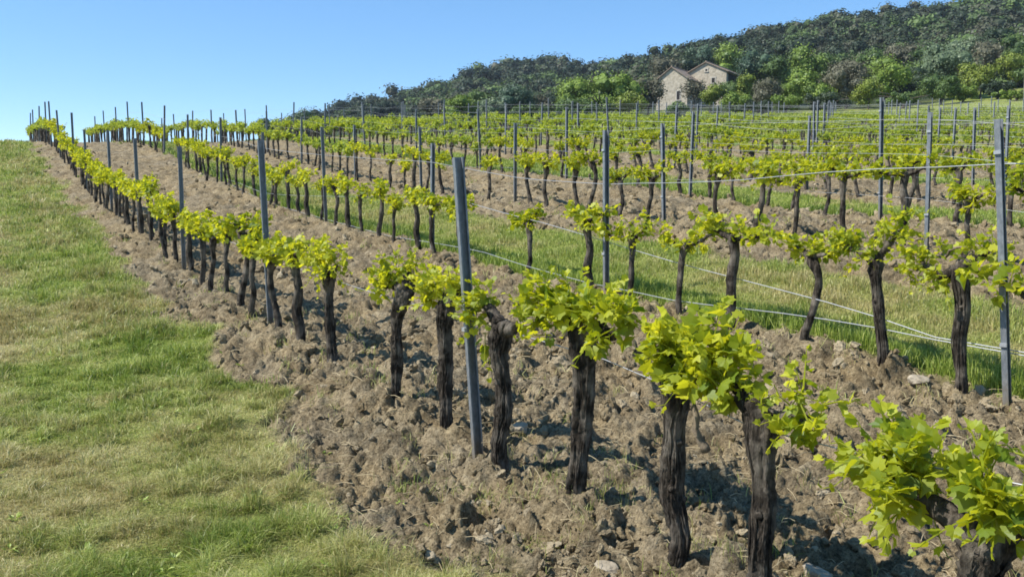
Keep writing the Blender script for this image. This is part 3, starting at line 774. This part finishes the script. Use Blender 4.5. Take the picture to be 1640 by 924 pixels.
    cu, cv = uv(cx, cy); nearrow = np.min(np.abs(cv[:, None] - np.array(ROWS)[None]), 1)
    m = rng.random(len(cx)) < np.where(nearrow < .5, .8, .3); cx, cy, cr = cx[m], cy[m], cr[m]
    n = 22; X = np.repeat(cx, n) + rng.normal(0, .045, len(cx) * n); Y = np.repeat(cy, n) + rng.normal(0, .045, len(cx) * n)
    r = np.hypot(X, Y); H = rng.uniform(.02, .11, len(X))
    dr = np.repeat(np.clip(rng.normal(.4, .35, len(cx)), 0, 1), n)
    o = link('weeds', blades_mesh(X, Y, H, .0016 * np.maximum(1, r / 3.6), dr, rng.random(len(X)), rng, .9))
    tag(o, 'small tufts of weeds and straw on the broken soil', 'weeds', None, 'stuff')
make_grass()

def ico(seed, sub, rng, flat=.75, rough=.50):
    import bmesh
    bm = bmesh.new(); bmesh.ops.create_icosphere(bm, subdivisions=sub, radius=1)
    v = np.array([q.co[:] for q in bm.verts]); bm.verts.index_update()
    f = np.array([[q.index for q in t.verts] for t in bm.faces]); bm.free()
    # knock flat facets off, then roughen
    for _ in range(7):
        d = rng.normal(0, 1, 3); d /= np.linalg.norm(d); h = v @ d; c = rng.uniform(.45, .85)
        v = v - np.maximum(h - c, 0)[:, None] * d * .85
    s = seed * 3.1
    nz = fbm(v[:, 0] * 2.3 + s, v[:, 1] * 2.3 + v[:, 2] * 1.7 - s, seed, 3) - .5
    n2 = fbm(v[:, 0] * 6.3 - s, v[:, 1] * 6.1 + v[:, 2] * 5.3 + s, seed + 9, 2) - .5
    v = v * (1 + rough * 2 * nz[:, None] + rough * .9 * n2[:, None]); v[:, 2] *= flat
    return v, f
def make_clods():
    rng = np.random.default_rng(31)
    shapes = [ico(i, 3, rng) for i in range(14)]; small = [ico(40 + i, 2, rng, .7, .6) for i in range(10)]
    N = 42000
    a = np.radians(rng.uniform(-44, 40, N)); r = np.exp(rng.uniform(math.log(2.3), math.log(44), N))
    X, Y = r * np.sin(a), r * np.cos(a); s = soil_mask(X, Y)
    cl = fbm(X * 1.1, Y * 1.1, 91, 3)
    keep = (s > rng.uniform(.35, .9, N)) & (rng.random(N) < sstep(.30, .62, cl) * .9 + .2)
    X, Y, r = X[keep], Y[keep], r[keep]
    size = ((.007 + .036 * rng.random(len(X)) ** 3.6) * np.clip((r / 4.5) ** .6, .9, 1.9)) * (1 + (rng.random(len(X)) < .03) * .7)
    Z = height(X, Y)
    mb = MB()
    for i in range(len(X)):
        big = size[i] / r[i] > .0065
        v, f = (shapes if big else small)[int(rng.integers(0, 14 if big else 10))]
        q = rng.normal(0, 1, (3, 3)); q, _ = np.linalg.qr(q); q = q * np.sign(np.linalg.det(q))
        S = size[i] * np.array([rng.uniform(.8, 1.3), rng.uniform(.8, 1.2), rng.uniform(.7, 1.05)])
        mb.add((v * S) @ q.T + (X[i], Y[i], Z[i] + size[i] * rng.uniform(-.1, .45)), f, (rng.uniform(.55, 1) if rng.random() < .09 else rng.beta(1.0, 5)))
    o = link('soil_clods', mb.mesh('soil_clods', [M_CLOD], False))
    tag(o, 'dry crumbly clods of ploughed earth and small stones between the vines', 'soil clods', None, 'stuff')
    # straw lying about
    n = 2600; a = np.radians(rng.uniform(-40, 38, n)); r = np.exp(rng.uniform(math.log(2.6), math.log(11), n))
    X, Y = r * np.sin(a), r * np.cos(a); m = soil_mask(X, Y) > .4; X, Y, r = X[m], Y[m], r[m]; mb = MB()
    Z = height(X, Y)
    for i in range(len(X)):
        b = rng.uniform(0, 6.28); L = rng.uniform(.03, .16); e = np.array([math.cos(b), math.sin(b), rng.uniform(-.05, .35)]) * L
        p = np.array([X[i], Y[i], Z[i] + .012]); v, f = tube([p, p + e * .5 + (0, 0, .01), p + e], .0014 * max(1, r[i] / 4), 4, 0, rng, False); mb.add(v, f)
    o = link('straw', mb.mesh('straw', [M_STRAW])); tag(o, 'pale dry stalks strewn over the ploughed soil', 'straw', None, 'stuff')
k = NT('dry_stalk'); M_STRAW = k.done(k.principled((.42, .34, .2), .8))
make_clods()

def make_stones():
    rng = np.random.default_rng(4)
    for x, y, s, lab in ((.06, 5.85, .062, 'pale blocky stone on the soil right of the black headed vine'), (.42, 3.72, .055, 'flat pale stone half buried at the bottom of the front row'),
                         (3.05, 6.45, .085, 'pale upright stone by the foot of the forked vine in the second row'), (-.66, 6.35, .06, 'flat pale stone by the foot of the leaning vine'),
                         (1.35, 3.75, .07, 'broad buff stone between the grey stump vine and the lower right corner')):
        v, f = ico(int(rng.integers(0, 99)), 3, rng, .62, .22)
        mb = MB(); mb.add(v * s * np.array([1.15, .9, 1]), f); o = link('stone', mb.mesh('stone', [M_STONE]))
        o.location = (x, y, float(height(x, y)) + s * .25); o.rotation_euler = (rng.uniform(-.3, .3), rng.uniform(-.3, .3), rng.uniform(0, 6))
        tag(o, lab, 'stone', 'pale stones lying in the soil')
make_stones()

# ------------------------------------------------------------------ trees, wooded hill
def foliage_mat(name, a, b, c):
    k = NT(name); v = k.attr('var')
    col = k.ramp(v, [(0, a), (.5, b), (1, c)])
    return k.done(k.leafy(col, .12, col, .02, .5))
TM = dict(
 bright=foliage_mat('spring_green_leaves', (.075, .12, .018), (.17, .245, .036), (.28, .35, .07)),
 yellow=foliage_mat('yellow_green_leaves', (.09, .125, .018), (.18, .225, .03), (.29, .33, .06)),
 green=foliage_mat('mid_green_leaves', (.045, .08, .022), (.10, .155, .04), (.18, .24, .066)),
 dark=foliage_mat('evergreen_leaves', (.022, .04, .02), (.045, .068, .032), (.09, .11, .055)),
 blue=foliage_mat('blue_green_leaves', (.035, .065, .04), (.075, .12, .07), (.18, .23, .13)),
 pale=foliage_mat('silvery_leaves', (.08, .115, .06), (.16, .21, .11), (.28, .32, .20)),
 brown=foliage_mat('brownish_budding_twigs', (.075, .075, .045), (.135, .13, .078), (.21, .20, .125)))
k = NT('tree_bark'); M_TBARK = k.done(k.principled(k.ramp(k.noise(k.co('Object', (1, 1, .2)), 8, 5, .7), [(.3, (.04, .033, .026)), (.7, (.13, .11, .09))]), .95))
k = NT('wooded_slope_leaves'); v = k.attr('var')
c = k.ramp(v, [(0, (.02, .035, .02)), (.3, (.042, .062, .032)), (.5, (.085, .085, .054)), (.64, (.062, .10, .035)), (1, (.13, .19, .055))])
M_WOOD = k.done(k.leafy(c, .08, c, .015, .5))

def leaf_cards(mb, P, Nrm, size, rng, var):
    n = len(P); N = Nrm / (np.linalg.norm(Nrm, axis=1)[:, None] + 1e-9)
    t = np.cross(N, rng.normal(0, 1, (n, 3))); t /= np.linalg.norm(t, axis=1)[:, None] + 1e-9; b = np.cross(N, t)
    s = size[:, None]
    V = np.stack([P - t * s, P - b * s * .7 + N * s * .15, P + t * s, P + b * s * .7 + N * s * .15], 1).reshape(-1, 3)
    F = np.arange(n)[:, None] * 4 + np.arange(4)[None]
    mb.add(V, F, np.repeat(var, 4))
_ic = None
def crown_cores(mb, blobs, var):  # opaque cores added to stop light leaking through the leaf cards
    """solid dark cores added in each leafy clump to firm up its shading"""
    global _ic
    if _ic is None:
        import bmesh
        bm = bmesh.new(); bmesh.ops.create_icosphere(bm, subdivisions=2, radius=1); bm.verts.index_update()
        _ic = (np.array([q.co[:] for q in bm.verts]), np.array([[q.index for q in t.verts] for t in bm.faces])); bm.free()
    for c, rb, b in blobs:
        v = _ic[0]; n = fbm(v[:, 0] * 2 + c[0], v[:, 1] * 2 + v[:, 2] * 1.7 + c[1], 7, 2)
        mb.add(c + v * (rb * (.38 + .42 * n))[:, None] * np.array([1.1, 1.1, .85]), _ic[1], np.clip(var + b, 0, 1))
BLOBS = []
def crown_points(rng, W, D, H, z0, nb, per, loose=.25, wild=.42):
    """blobs filling a crown; leaf points scattered over and through them"""
    P, N, B = [], [], []; BLOBS.clear()
    for i in range(nb):
        d = rng.normal(0, 1, 3); d /= np.linalg.norm(d); q = rng.random() ** .45 * .72
        c = np.array([d[0] * W / 2 * q, d[1] * D / 2 * q, z0 + H / 2 + d[2] * H / 2 * q * .95])
        rb = min(W, H, D) * rng.uniform(.16, .30)
        e = rng.normal(0, 1, (per, 3)); e /= np.linalg.norm(e, axis=1)[:, None]
        rr = rb * (1 - loose * rng.random(per) ** 2 + .18 * rng.normal(0, 1, per))
        p = c + e * rr[:, None] * np.array([1.1, 1.1, .85])
        P.append(p); N.append(e + rng.normal(0, wild, (per, 3)) + (0, 0, .15)); b_ = rng.uniform(-.22, .22); B.append(np.full(per, b_)); BLOBS.append((c, rb, b_))
    return np.concatenate(P), np.concatenate(N), np.concatenate(B)
TREE_ID = [0]
def tree(px, Y, ytop, wpx, kind, label, name='tree', cat='tree', nb=16, per=130, leaf=.135, ground=.12, group=None, bare=False):
    TREE_ID[0] += 1; rng = np.random.default_rng(1000 + TREE_ID[0])
    x = sight(px, 300, Y)[0]; z = float(terrain(x, Y)); top = sight(px, ytop, Y)[2]
    H = max(1.2, top - z + .15); W = wpx * 1.15 / FOC * Y
    root = empty(name, (x, Y, z)); tag(root, label, cat, group)
    cz = H * ground
    p, n, b = crown_points(rng, W, W * rng.uniform(.85, 1.1), (H - cz), cz, nb, per, .5 if bare else .42)
    if bare: m = rng.random(len(p)) < .35; p, n, b = p[m], n[m], b[m]
    m = p[:, 2] > .05; p, n, b = p[m], n[m], b[m]
    mb = MB()
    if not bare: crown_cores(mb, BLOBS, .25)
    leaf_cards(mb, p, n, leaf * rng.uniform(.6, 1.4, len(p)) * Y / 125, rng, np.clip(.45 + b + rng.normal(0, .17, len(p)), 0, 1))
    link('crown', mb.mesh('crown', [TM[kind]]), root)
    tb = MB(); r = max(.07, W * .03)
    v, f = tube(curve([(0, 0, -.6), (0, 0, 0), (W * .02, 0, H * .35), (-W * .02, W * .02, H * .8)], 10), np.linspace(r * 1.2, r * .35, 10), 8, .1, rng); tb.add(v, f)
    for i in range(9 if bare else 6):
        a = rng.uniform(0, 6.28); h0 = H * rng.uniform(.25, .6); e = np.array([math.cos(a) * W * .36, math.sin(a) * W * .36, min(H * .95, h0 + H * rng.uniform(.15, .4))])
        v, f = tube(curve([(0, 0, h0), (e[0] * .45, e[1] * .45, h0 + (e[2] - h0) * .6), e], 6), np.linspace(r * .5, r * .12, 6), 5, .1, rng); tb.add(v, f)
    link('trunk', tb.mesh('trunk', [M_TBARK], True), root)
    return root
TREES = [
 # bearing px, distance, top px, width px, kind, label
 (482, 96, 164, 34, 'blue', 'small bluish tree alone on the skyline above the far rows', 'tree'),
 (428, 92, 184, 26, 'blue', 'low dark bush peeping over the crest left of the small skyline tree', 'bush'),
 (516, 100, 182, 34, 'dark', 'dark low bush on the skyline right of the small bluish tree', 'bush'),
 (740, 130, 150, 62, 'bright', 'round mid green tree under the dark hill, left of the silvery tree', 'tree'),
 (822, 124, 131, 74, 'blue', 'bushy bluish tree with silvery left edge, below the hill crest', 'tree'),
 (790, 120, 158, 46, 'pale', 'pale low tree leaning on the left of the bluish one', 'tree'),
 (868, 128, 152, 44, 'brown', 'brownish bare bush between the bluish tree and the big round green tree', 'bush'),
 (928, 124, 116, 88, 'bright', 'big round light green tree, left half of the broad green clump', 'tree'),
 (985, 122, 110, 96, 'bright', 'big bright green tree, right half of the broad green clump', 'tree'),
 (1008, 112, 146, 58, 'yellow', 'low yellowish bush in front of the broad green clump', 'bush'),
 (925, 110, 156, 80, 'green', 'low green bush at the foot of the broad green clump', 'bush'),
 (1036, 130, 120, 46, 'brown', 'brownish twiggy tree against the left wall of the old house', 'tree'),
 (1060, 172, 84, 56, 'brown', 'reddish brown tree rising behind the lower stone house', 'tree'),
 (1096, 176, 74, 52, 'dark', 'dark evergreen tree behind the gap between the two stone houses', 'tree'),
 (1118, 182, 62, 56, 'blue', 'bluish tree on the hilltop above the taller stone house', 'tree'),
 (1158, 180, 66, 56, 'bright', 'light green tree behind the roof of the taller stone house', 'tree'),
 (1108, 132, 122, 40, 'brown', 'thin half bare tree in front of the two stone houses', 'tree'),
 (1134, 124, 134, 32, 'yellow', 'yellow green young tree in front of the taller stone house', 'tree'),
 (1164, 126, 126, 44, 'green', 'olive green bush under the shaded eaves of the taller house', 'bush'),
 (1192, 124, 112, 34, 'yellow', 'tall yellow green tree at the right corner of the taller house', 'tree'),
 (1205, 140, 62, 58, 'blue', 'tall dark bluish tree hiding the right end of the taller house', 'tree'),
 (1240, 138, 82, 48, 'green', 'mid green tree right of the tall dark bluish tree', 'tree'),
 (1224, 118, 128, 54, 'brown', 'dull brown bush below the tall dark bluish tree', 'bush'),
 (1284, 150, 70, 54, 'bright', 'bright green domed tree standing high on the slope', 'tree'),
 (1272, 124, 108, 70, 'bright', 'wide bright green tree left of the dark rounded tree', 'tree'),
 (1350, 122, 84, 74, 'brown', 'dark grey brown rounded tree in the middle of the wood edge', 'tree'),
 (1382, 150, 70, 56, 'green', 'green tree behind and between the dark rounded and bright broad trees', 'tree'),
 (1412, 124, 90, 84, 'bright', 'bright green broad tree right of the dark rounded tree', 'tree'),
 (1456, 126, 108, 46, 'dark', 'dark evergreen between the bright broad tree and the silvery tree', 'tree'),
 (1503, 128, 62, 80, 'pale', 'tall silvery green tree with feathery top', 'tree'),
 (1500, 116, 118, 78, 'green', 'green bush in front of the tall silvery tree', 'bush'),
 (1538, 124, 92, 34, 'yellow', 'small yellow green tree right of the tall silvery tree', 'tree'),
 (1566, 140, 62, 58, 'brown', 'grey brown leafless looking tree near the upper right', 'tree'),
 (1562, 122, 106, 52, 'yellow', 'olive yellow bush under the grey brown tree', 'bush'),
 (1612, 134, 80, 58, 'yellow', 'yellowish tree beside the utility pole', 'tree'),
 (1604, 150, 46, 66, 'green', 'mid green tree on the slope behind the yellowish tree', 'tree'),
 (1590, 116, 132, 66, 'dark', 'dark bush along the meadow below the yellowish tree', 'bush'),
 (1650, 126, 100, 70, 'green', 'green tree cut by the right edge of the picture', 'tree'),
 (1440, 112, 148, 90, 'green', 'low green thicket along the foot of the bright broad tree', 'bush'),
 (1320, 110, 150, 90, 'dark', 'low dark thicket at the foot of the dark rounded tree', 'bush'),
 (1210, 108, 160, 74, 'dark', 'low dark thicket behind the last wires, right of the house', 'bush'),
 (1080, 110, 166, 44, 'green', 'low leafy bush at the foot of the lower stone house', 'bush'),
 (1255, 112, 150, 56, 'bright', 'leafy green bush right of the low dark thicket', 'bush'),
 (850, 112, 168, 70, 'green', 'low dark green bush below the brownish bare bush', 'bush'),
 (1620, 108, 146, 90, 'bright', 'low bright hedge bank at the top of the meadow', 'bush'),
 (1700, 118, 110, 110, 'green', 'green tree just past the right edge', 'tree'),
 (1255, 160, 62, 60, 'dark', 'dark evergreen tree high on the slope above the mid green tree', 'tree'),
 (1318, 158, 76, 40, 'green', 'small green tree beside the short pale pole', 'tree'),
 (1430, 158, 66, 60, 'brown', 'brown twiggy tree on the slope above the bright broad tree', 'tree'),
 (1468, 150, 74, 50, 'green', 'green tree on the slope left of the tall silvery tree', 'tree'),
 (1540, 160, 50, 60, 'pale', 'pale green tree high on the slope right of the silvery tree', 'tree'),
 (1308, 116, 130, 60, 'bright', 'bright green bush between the wide green tree and the dark rounded tree', 'bush'),
 (1385, 116, 128, 60, 'yellow', 'yellow green bush right of the foot of the dark rounded tree', 'bush'),
 (1175, 114, 150, 50, 'bright', 'bright green bush below the eaves of the taller house', 'bush'),
 (960, 114, 150, 90, 'bright', 'leafy bright bush at the front of the broad green clump', 'bush'),
 (700, 140, 152, 60, 'brown', 'brownish low tree under the far dark hill', 'tree'),
 (770, 150, 140, 50, 'green', 'green tree between the round mid green tree and the bluish one', 'tree'),
 (1640, 150, 52, 60, 'bright', 'light green tree high behind the utility pole', 'tree'),
 (1535, 118, 136, 60, 'bright', 'bright low bush at the left end of the meadow', 'bush'),
 (1580, 156, 36, 66, 'dark', 'dark evergreen tree on the slope above the grey brown tree', 'tree'),
]
def make_trees():
    for px, Y, yt, wpx, kd, lab, cat in TREES:
        if px > 1690: continue
        tree(px, Y, yt, wpx, kd, lab, cat, cat, nb=int(12 + wpx / 6), per=190, bare=(lab.startswith('thin half')), group='trees and bushes at the foot of the hill')
make_trees()

def make_forest():
    rng = np.random.default_rng(77); mb = MB(); n = 0
    r = 158.
    while r < 470:
        step = .0205 * r
        for a in np.arange(-24, 42, math.degrees(step / r)):
            az = math.radians(a) + rng.normal(0, .006); rr = r * (1 + rng.normal(0, .006)); x, y = rr * math.sin(az), rr * math.cos(az)
            p = to_px(x, y, 0)
            if p[0] < 440 or p[0] > 1850: continue
            if 1035 < p[0] < 1185 and r < 176: continue
            if p[0] < 1000 and r < 190 + (1000 - p[0]) * .1: continue
            z = float(terrain(x, y)); W = step * (.8 + 1.3 * rng.random() ** 2.2); H = W * rng.uniform(.55, .85)
            k = 7; per = 22
            P, N, B = crown_points(rng, W, W, H * 1.15, -.3 * H, 8, 70, .16, .25)
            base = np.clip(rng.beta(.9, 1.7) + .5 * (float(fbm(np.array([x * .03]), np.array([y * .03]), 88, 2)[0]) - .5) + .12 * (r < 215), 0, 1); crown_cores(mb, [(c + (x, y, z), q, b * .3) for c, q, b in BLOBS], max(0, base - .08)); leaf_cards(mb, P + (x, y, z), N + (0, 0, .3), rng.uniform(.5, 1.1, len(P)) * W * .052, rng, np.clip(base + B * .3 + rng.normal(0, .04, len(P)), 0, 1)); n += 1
        r *= 1.017
    o = link('wooded_hillside', mb.mesh('wooded_hillside', [M_WOOD])); tag(o, 'dense dark evergreen scrub wood covering the hill to its skyline', 'woodland', None, 'stuff')
    print('crowns', n)
make_forest()

# ------------------------------------------------------------------ old stone houses, poles
k = NT('old_rubble_wall'); co = k.co(); vo = k.n('ShaderNodeTexVoronoi'); vo.inputs['Scale'].default_value = 3.2; k.l(co, vo.inputs['Vector'])
c = k.mix(.5, k.ramp(vo.outputs['Color'], [(.2, (.31, .265, .195)), (.8, (.49, .43, .33))]), k.ramp(k.noise(co, 1.1, 5, .65), [(.3, (.29, .245, .18)), (.7, (.55, .485, .38))]))
M_WALL = k.done(k.principled(c, .95, k.bump(vo.outputs['Distance'], .5, .06)))
k = NT('weathered_roof_tile'); co = k.co(); wv = k.n('ShaderNodeTexWave'); wv.inputs['Scale'].default_value = 1.6; wv.inputs['Distortion'].default_value = .6; k.l(k.co('Object', (0, 1, 0)), wv.inputs['Vector'])
c = k.ramp(k.noise(co, 2.2, 5, .7), [(.3, (.14, .10, .075)), (.5, (.24, .185, .14)), (.72, (.34, .275, .215))])
M_ROOF = k.done(k.principled(c, .9, k.bump(wv.outputs['Fac'], .8, .08)))
k = NT('dark_opening_and_eave_shade'); M_DARK = k.done(k.principled((.02, .018, .016), .7))  # window panes, also the painted shade below the eave
k = NT('window_stone'); M_SILL = k.done(k.principled((.46, .42, .35), .9))

def house(px, Y, gable_px, eave_py, apex_py, base_drop, depth, rz, label, openings, eave_shade):
    x = sight(px, 300, Y)[0]; z0 = float(terrain(x, Y)) - base_drop
    he = sight(px, eave_py, Y)[2] - z0; ha = sight(px, apex_py, Y)[2] - z0
    hw = gable_px / FOC * Y / 2
    root = empty('stone_house', (x, Y, z0), -rz); tag(root, label, 'house', 'old stone farm buildings below the wood')
    mb = MB()
    v = [(-hw, 0, -1), (hw, 0, -1), (hw, 0, he), (0, 0, ha), (-hw, 0, he), (-hw, depth, -1), (hw, depth, -1), (hw, depth, he), (0, depth, ha), (-hw, depth, he)]
    mb.add(v, [np.array([[0, 1, 2, 4], [1, 6, 7, 2], [6, 5, 9, 7], [5, 0, 4, 9]]), np.array([[2, 3, 4], [7, 9, 8]])])
    link('wall', mb.mesh('wall', [M_WALL]), root)
    ov, t = .45, .16; sl = (ha - he) / hw
    rb = MB()
    for s in (-1, 1):
        ex = s * (hw + ov); ez = he - sl * ov
        a = [(0, -.3, ha + .04), (ex, -.3, ez + .04), (ex, depth + .3, ez + .04), (0, depth + .3, ha + .04)]
        b = [(p[0], p[1], p[2] + t) for p in a]
        rb.add(a + b, BOXF if s < 0 else BOXF[:, ::-1])
    for yy in np.arange(-.28, depth + .3, .3):                    # ridge tiles
        v_, f_ = tube([(0, yy, ha + t + .05), (0, yy + .27, ha + t + .07)], .12, 8, .05, np.random.default_rng(int(yy * 10) + 9)); rb.add(v_, f_)
    link('roof', rb.mesh('roof', [M_ROOF]), root)
    for (cx, cz, w_, h_) in openings:
        fr = MB(); d = .1
        box(fr, cx - w_ / 2 - .14, cx - w_ / 2, -.06, .05, cz - .02, cz + h_); box(fr, cx + w_ / 2, cx + w_ / 2 + .14, -.06, .05, cz - .02, cz + h_)
        box(fr, cx - w_ / 2 - .2, cx + w_ / 2 + .2, -.065, .05, cz + h_, cz + h_ + .2)
        wn = link('window', fr.mesh('window', [M_SILL]), root)
        pn = MB(); box(pn, cx - w_ / 2 + .003, cx + w_ / 2 - .003, -.02, .04, cz, cz + h_ - .003); link('pane', pn.mesh('pane', [M_DARK]), wn)
        sb = MB(); box(sb, cx - w_ / 2 - .2, cx + w_ / 2 + .2, -.13, .05, cz - .15, cz - .022); link('sill', sb.mesh('sill', [M_SILL]), wn)
    if eave_shade:
        pb = MB(); box(pb, hw - .02, hw + .015, .9, depth - 1.5, he - 2.4, he - .25); link('painted_eave_shade', pb.mesh('painted_eave_shade', [M_DARK]), root)  # dark sheet on the side wall: eave shade put in as colour
    return root
PHI = math.radians(33)
house(1127, 150, 66, 117, 101, .5, 11, PHI, 'taller weathered stone house with brown tiled gable roof and small windows',
      [(-1.2, 3.9, .6, .8), (1.3, 4.3, .55, .8), (0.05, 6.3, .35, .35), (-1.1, 1.6, .6, .9)], True)
house(1073, 148, 52, 128, 109, .8, 9, PHI, 'lower grey stone house with plain gable wall, left of the taller house', [(1.2, 2.3, .55, 1.4)], False)

k = NT('pale_pole_wood'); M_POLE = k.done(k.principled(k.ramp(k.noise(k.co('Object', (1, 1, .1)), 12, 4, .6), [(.3, (.28, .26, .23)), (.7, (.45, .43, .39))]), .85))
def pole(px, Y, ytop, r, label):
    x = sight(px, 300, Y)[0]; z = float(terrain(x, Y)); h = sight(px, ytop, Y)[2] - z
    root = empty('utility_pole', (x, Y, z)); tag(root, label, 'utility pole')
    mb = MB(); v, f = tube([(0, 0, -.5), (0, 0, h * .5), (0, 0, h)], [r, r * .9, r * .75], 10, .02); mb.add(v, f); link('shaft', mb.mesh('shaft', [M_POLE], True), root)
    mb = MB(); box(mb, -.5, .5, -.05, .05, h - .35, h - .25); link('crossarm', mb.mesh('crossarm', [M_POLE]), root)
    for s in (-.4, .4):
        mb = MB(); v, f = tube([(s, 0, h - .25), (s, 0, h - .17), (s, 0, h - .1)], [.035, .05, .03], 8, 0); mb.add(v, f); link('insulator', mb.mesh('insulator', [M_SILL], True), root)
pole(1632, 104, 52, .10, 'tall thin pale utility pole near the right edge above the meadow')

# ------------------------------------------------------------------ thin summer air
def make_haze():
    mb = MB(); box(mb, -260, 420, -30, 520, -40, 130)
    o = link('haze', mb.mesh('haze', []))
    m = bpy.data.materials.new('haze_air'); m.use_nodes = True; t = m.node_tree; t.nodes.clear()
    out = t.nodes.new('ShaderNodeOutputMaterial'); v = t.nodes.new('ShaderNodeVolumePrincipled')
    v.inputs['Color'].default_value = (.80, .88, 1, 1); v.inputs['Density'].default_value = HAZE; v.inputs['Anisotropy'].default_value = .2
    t.links.new(v.outputs[0], out.inputs['Volume']); o.data.materials.append(m)
    tag(o, 'thin bluish air softening the far hill', 'haze', None, 'stuff')
HAZE = .00016
make_haze()
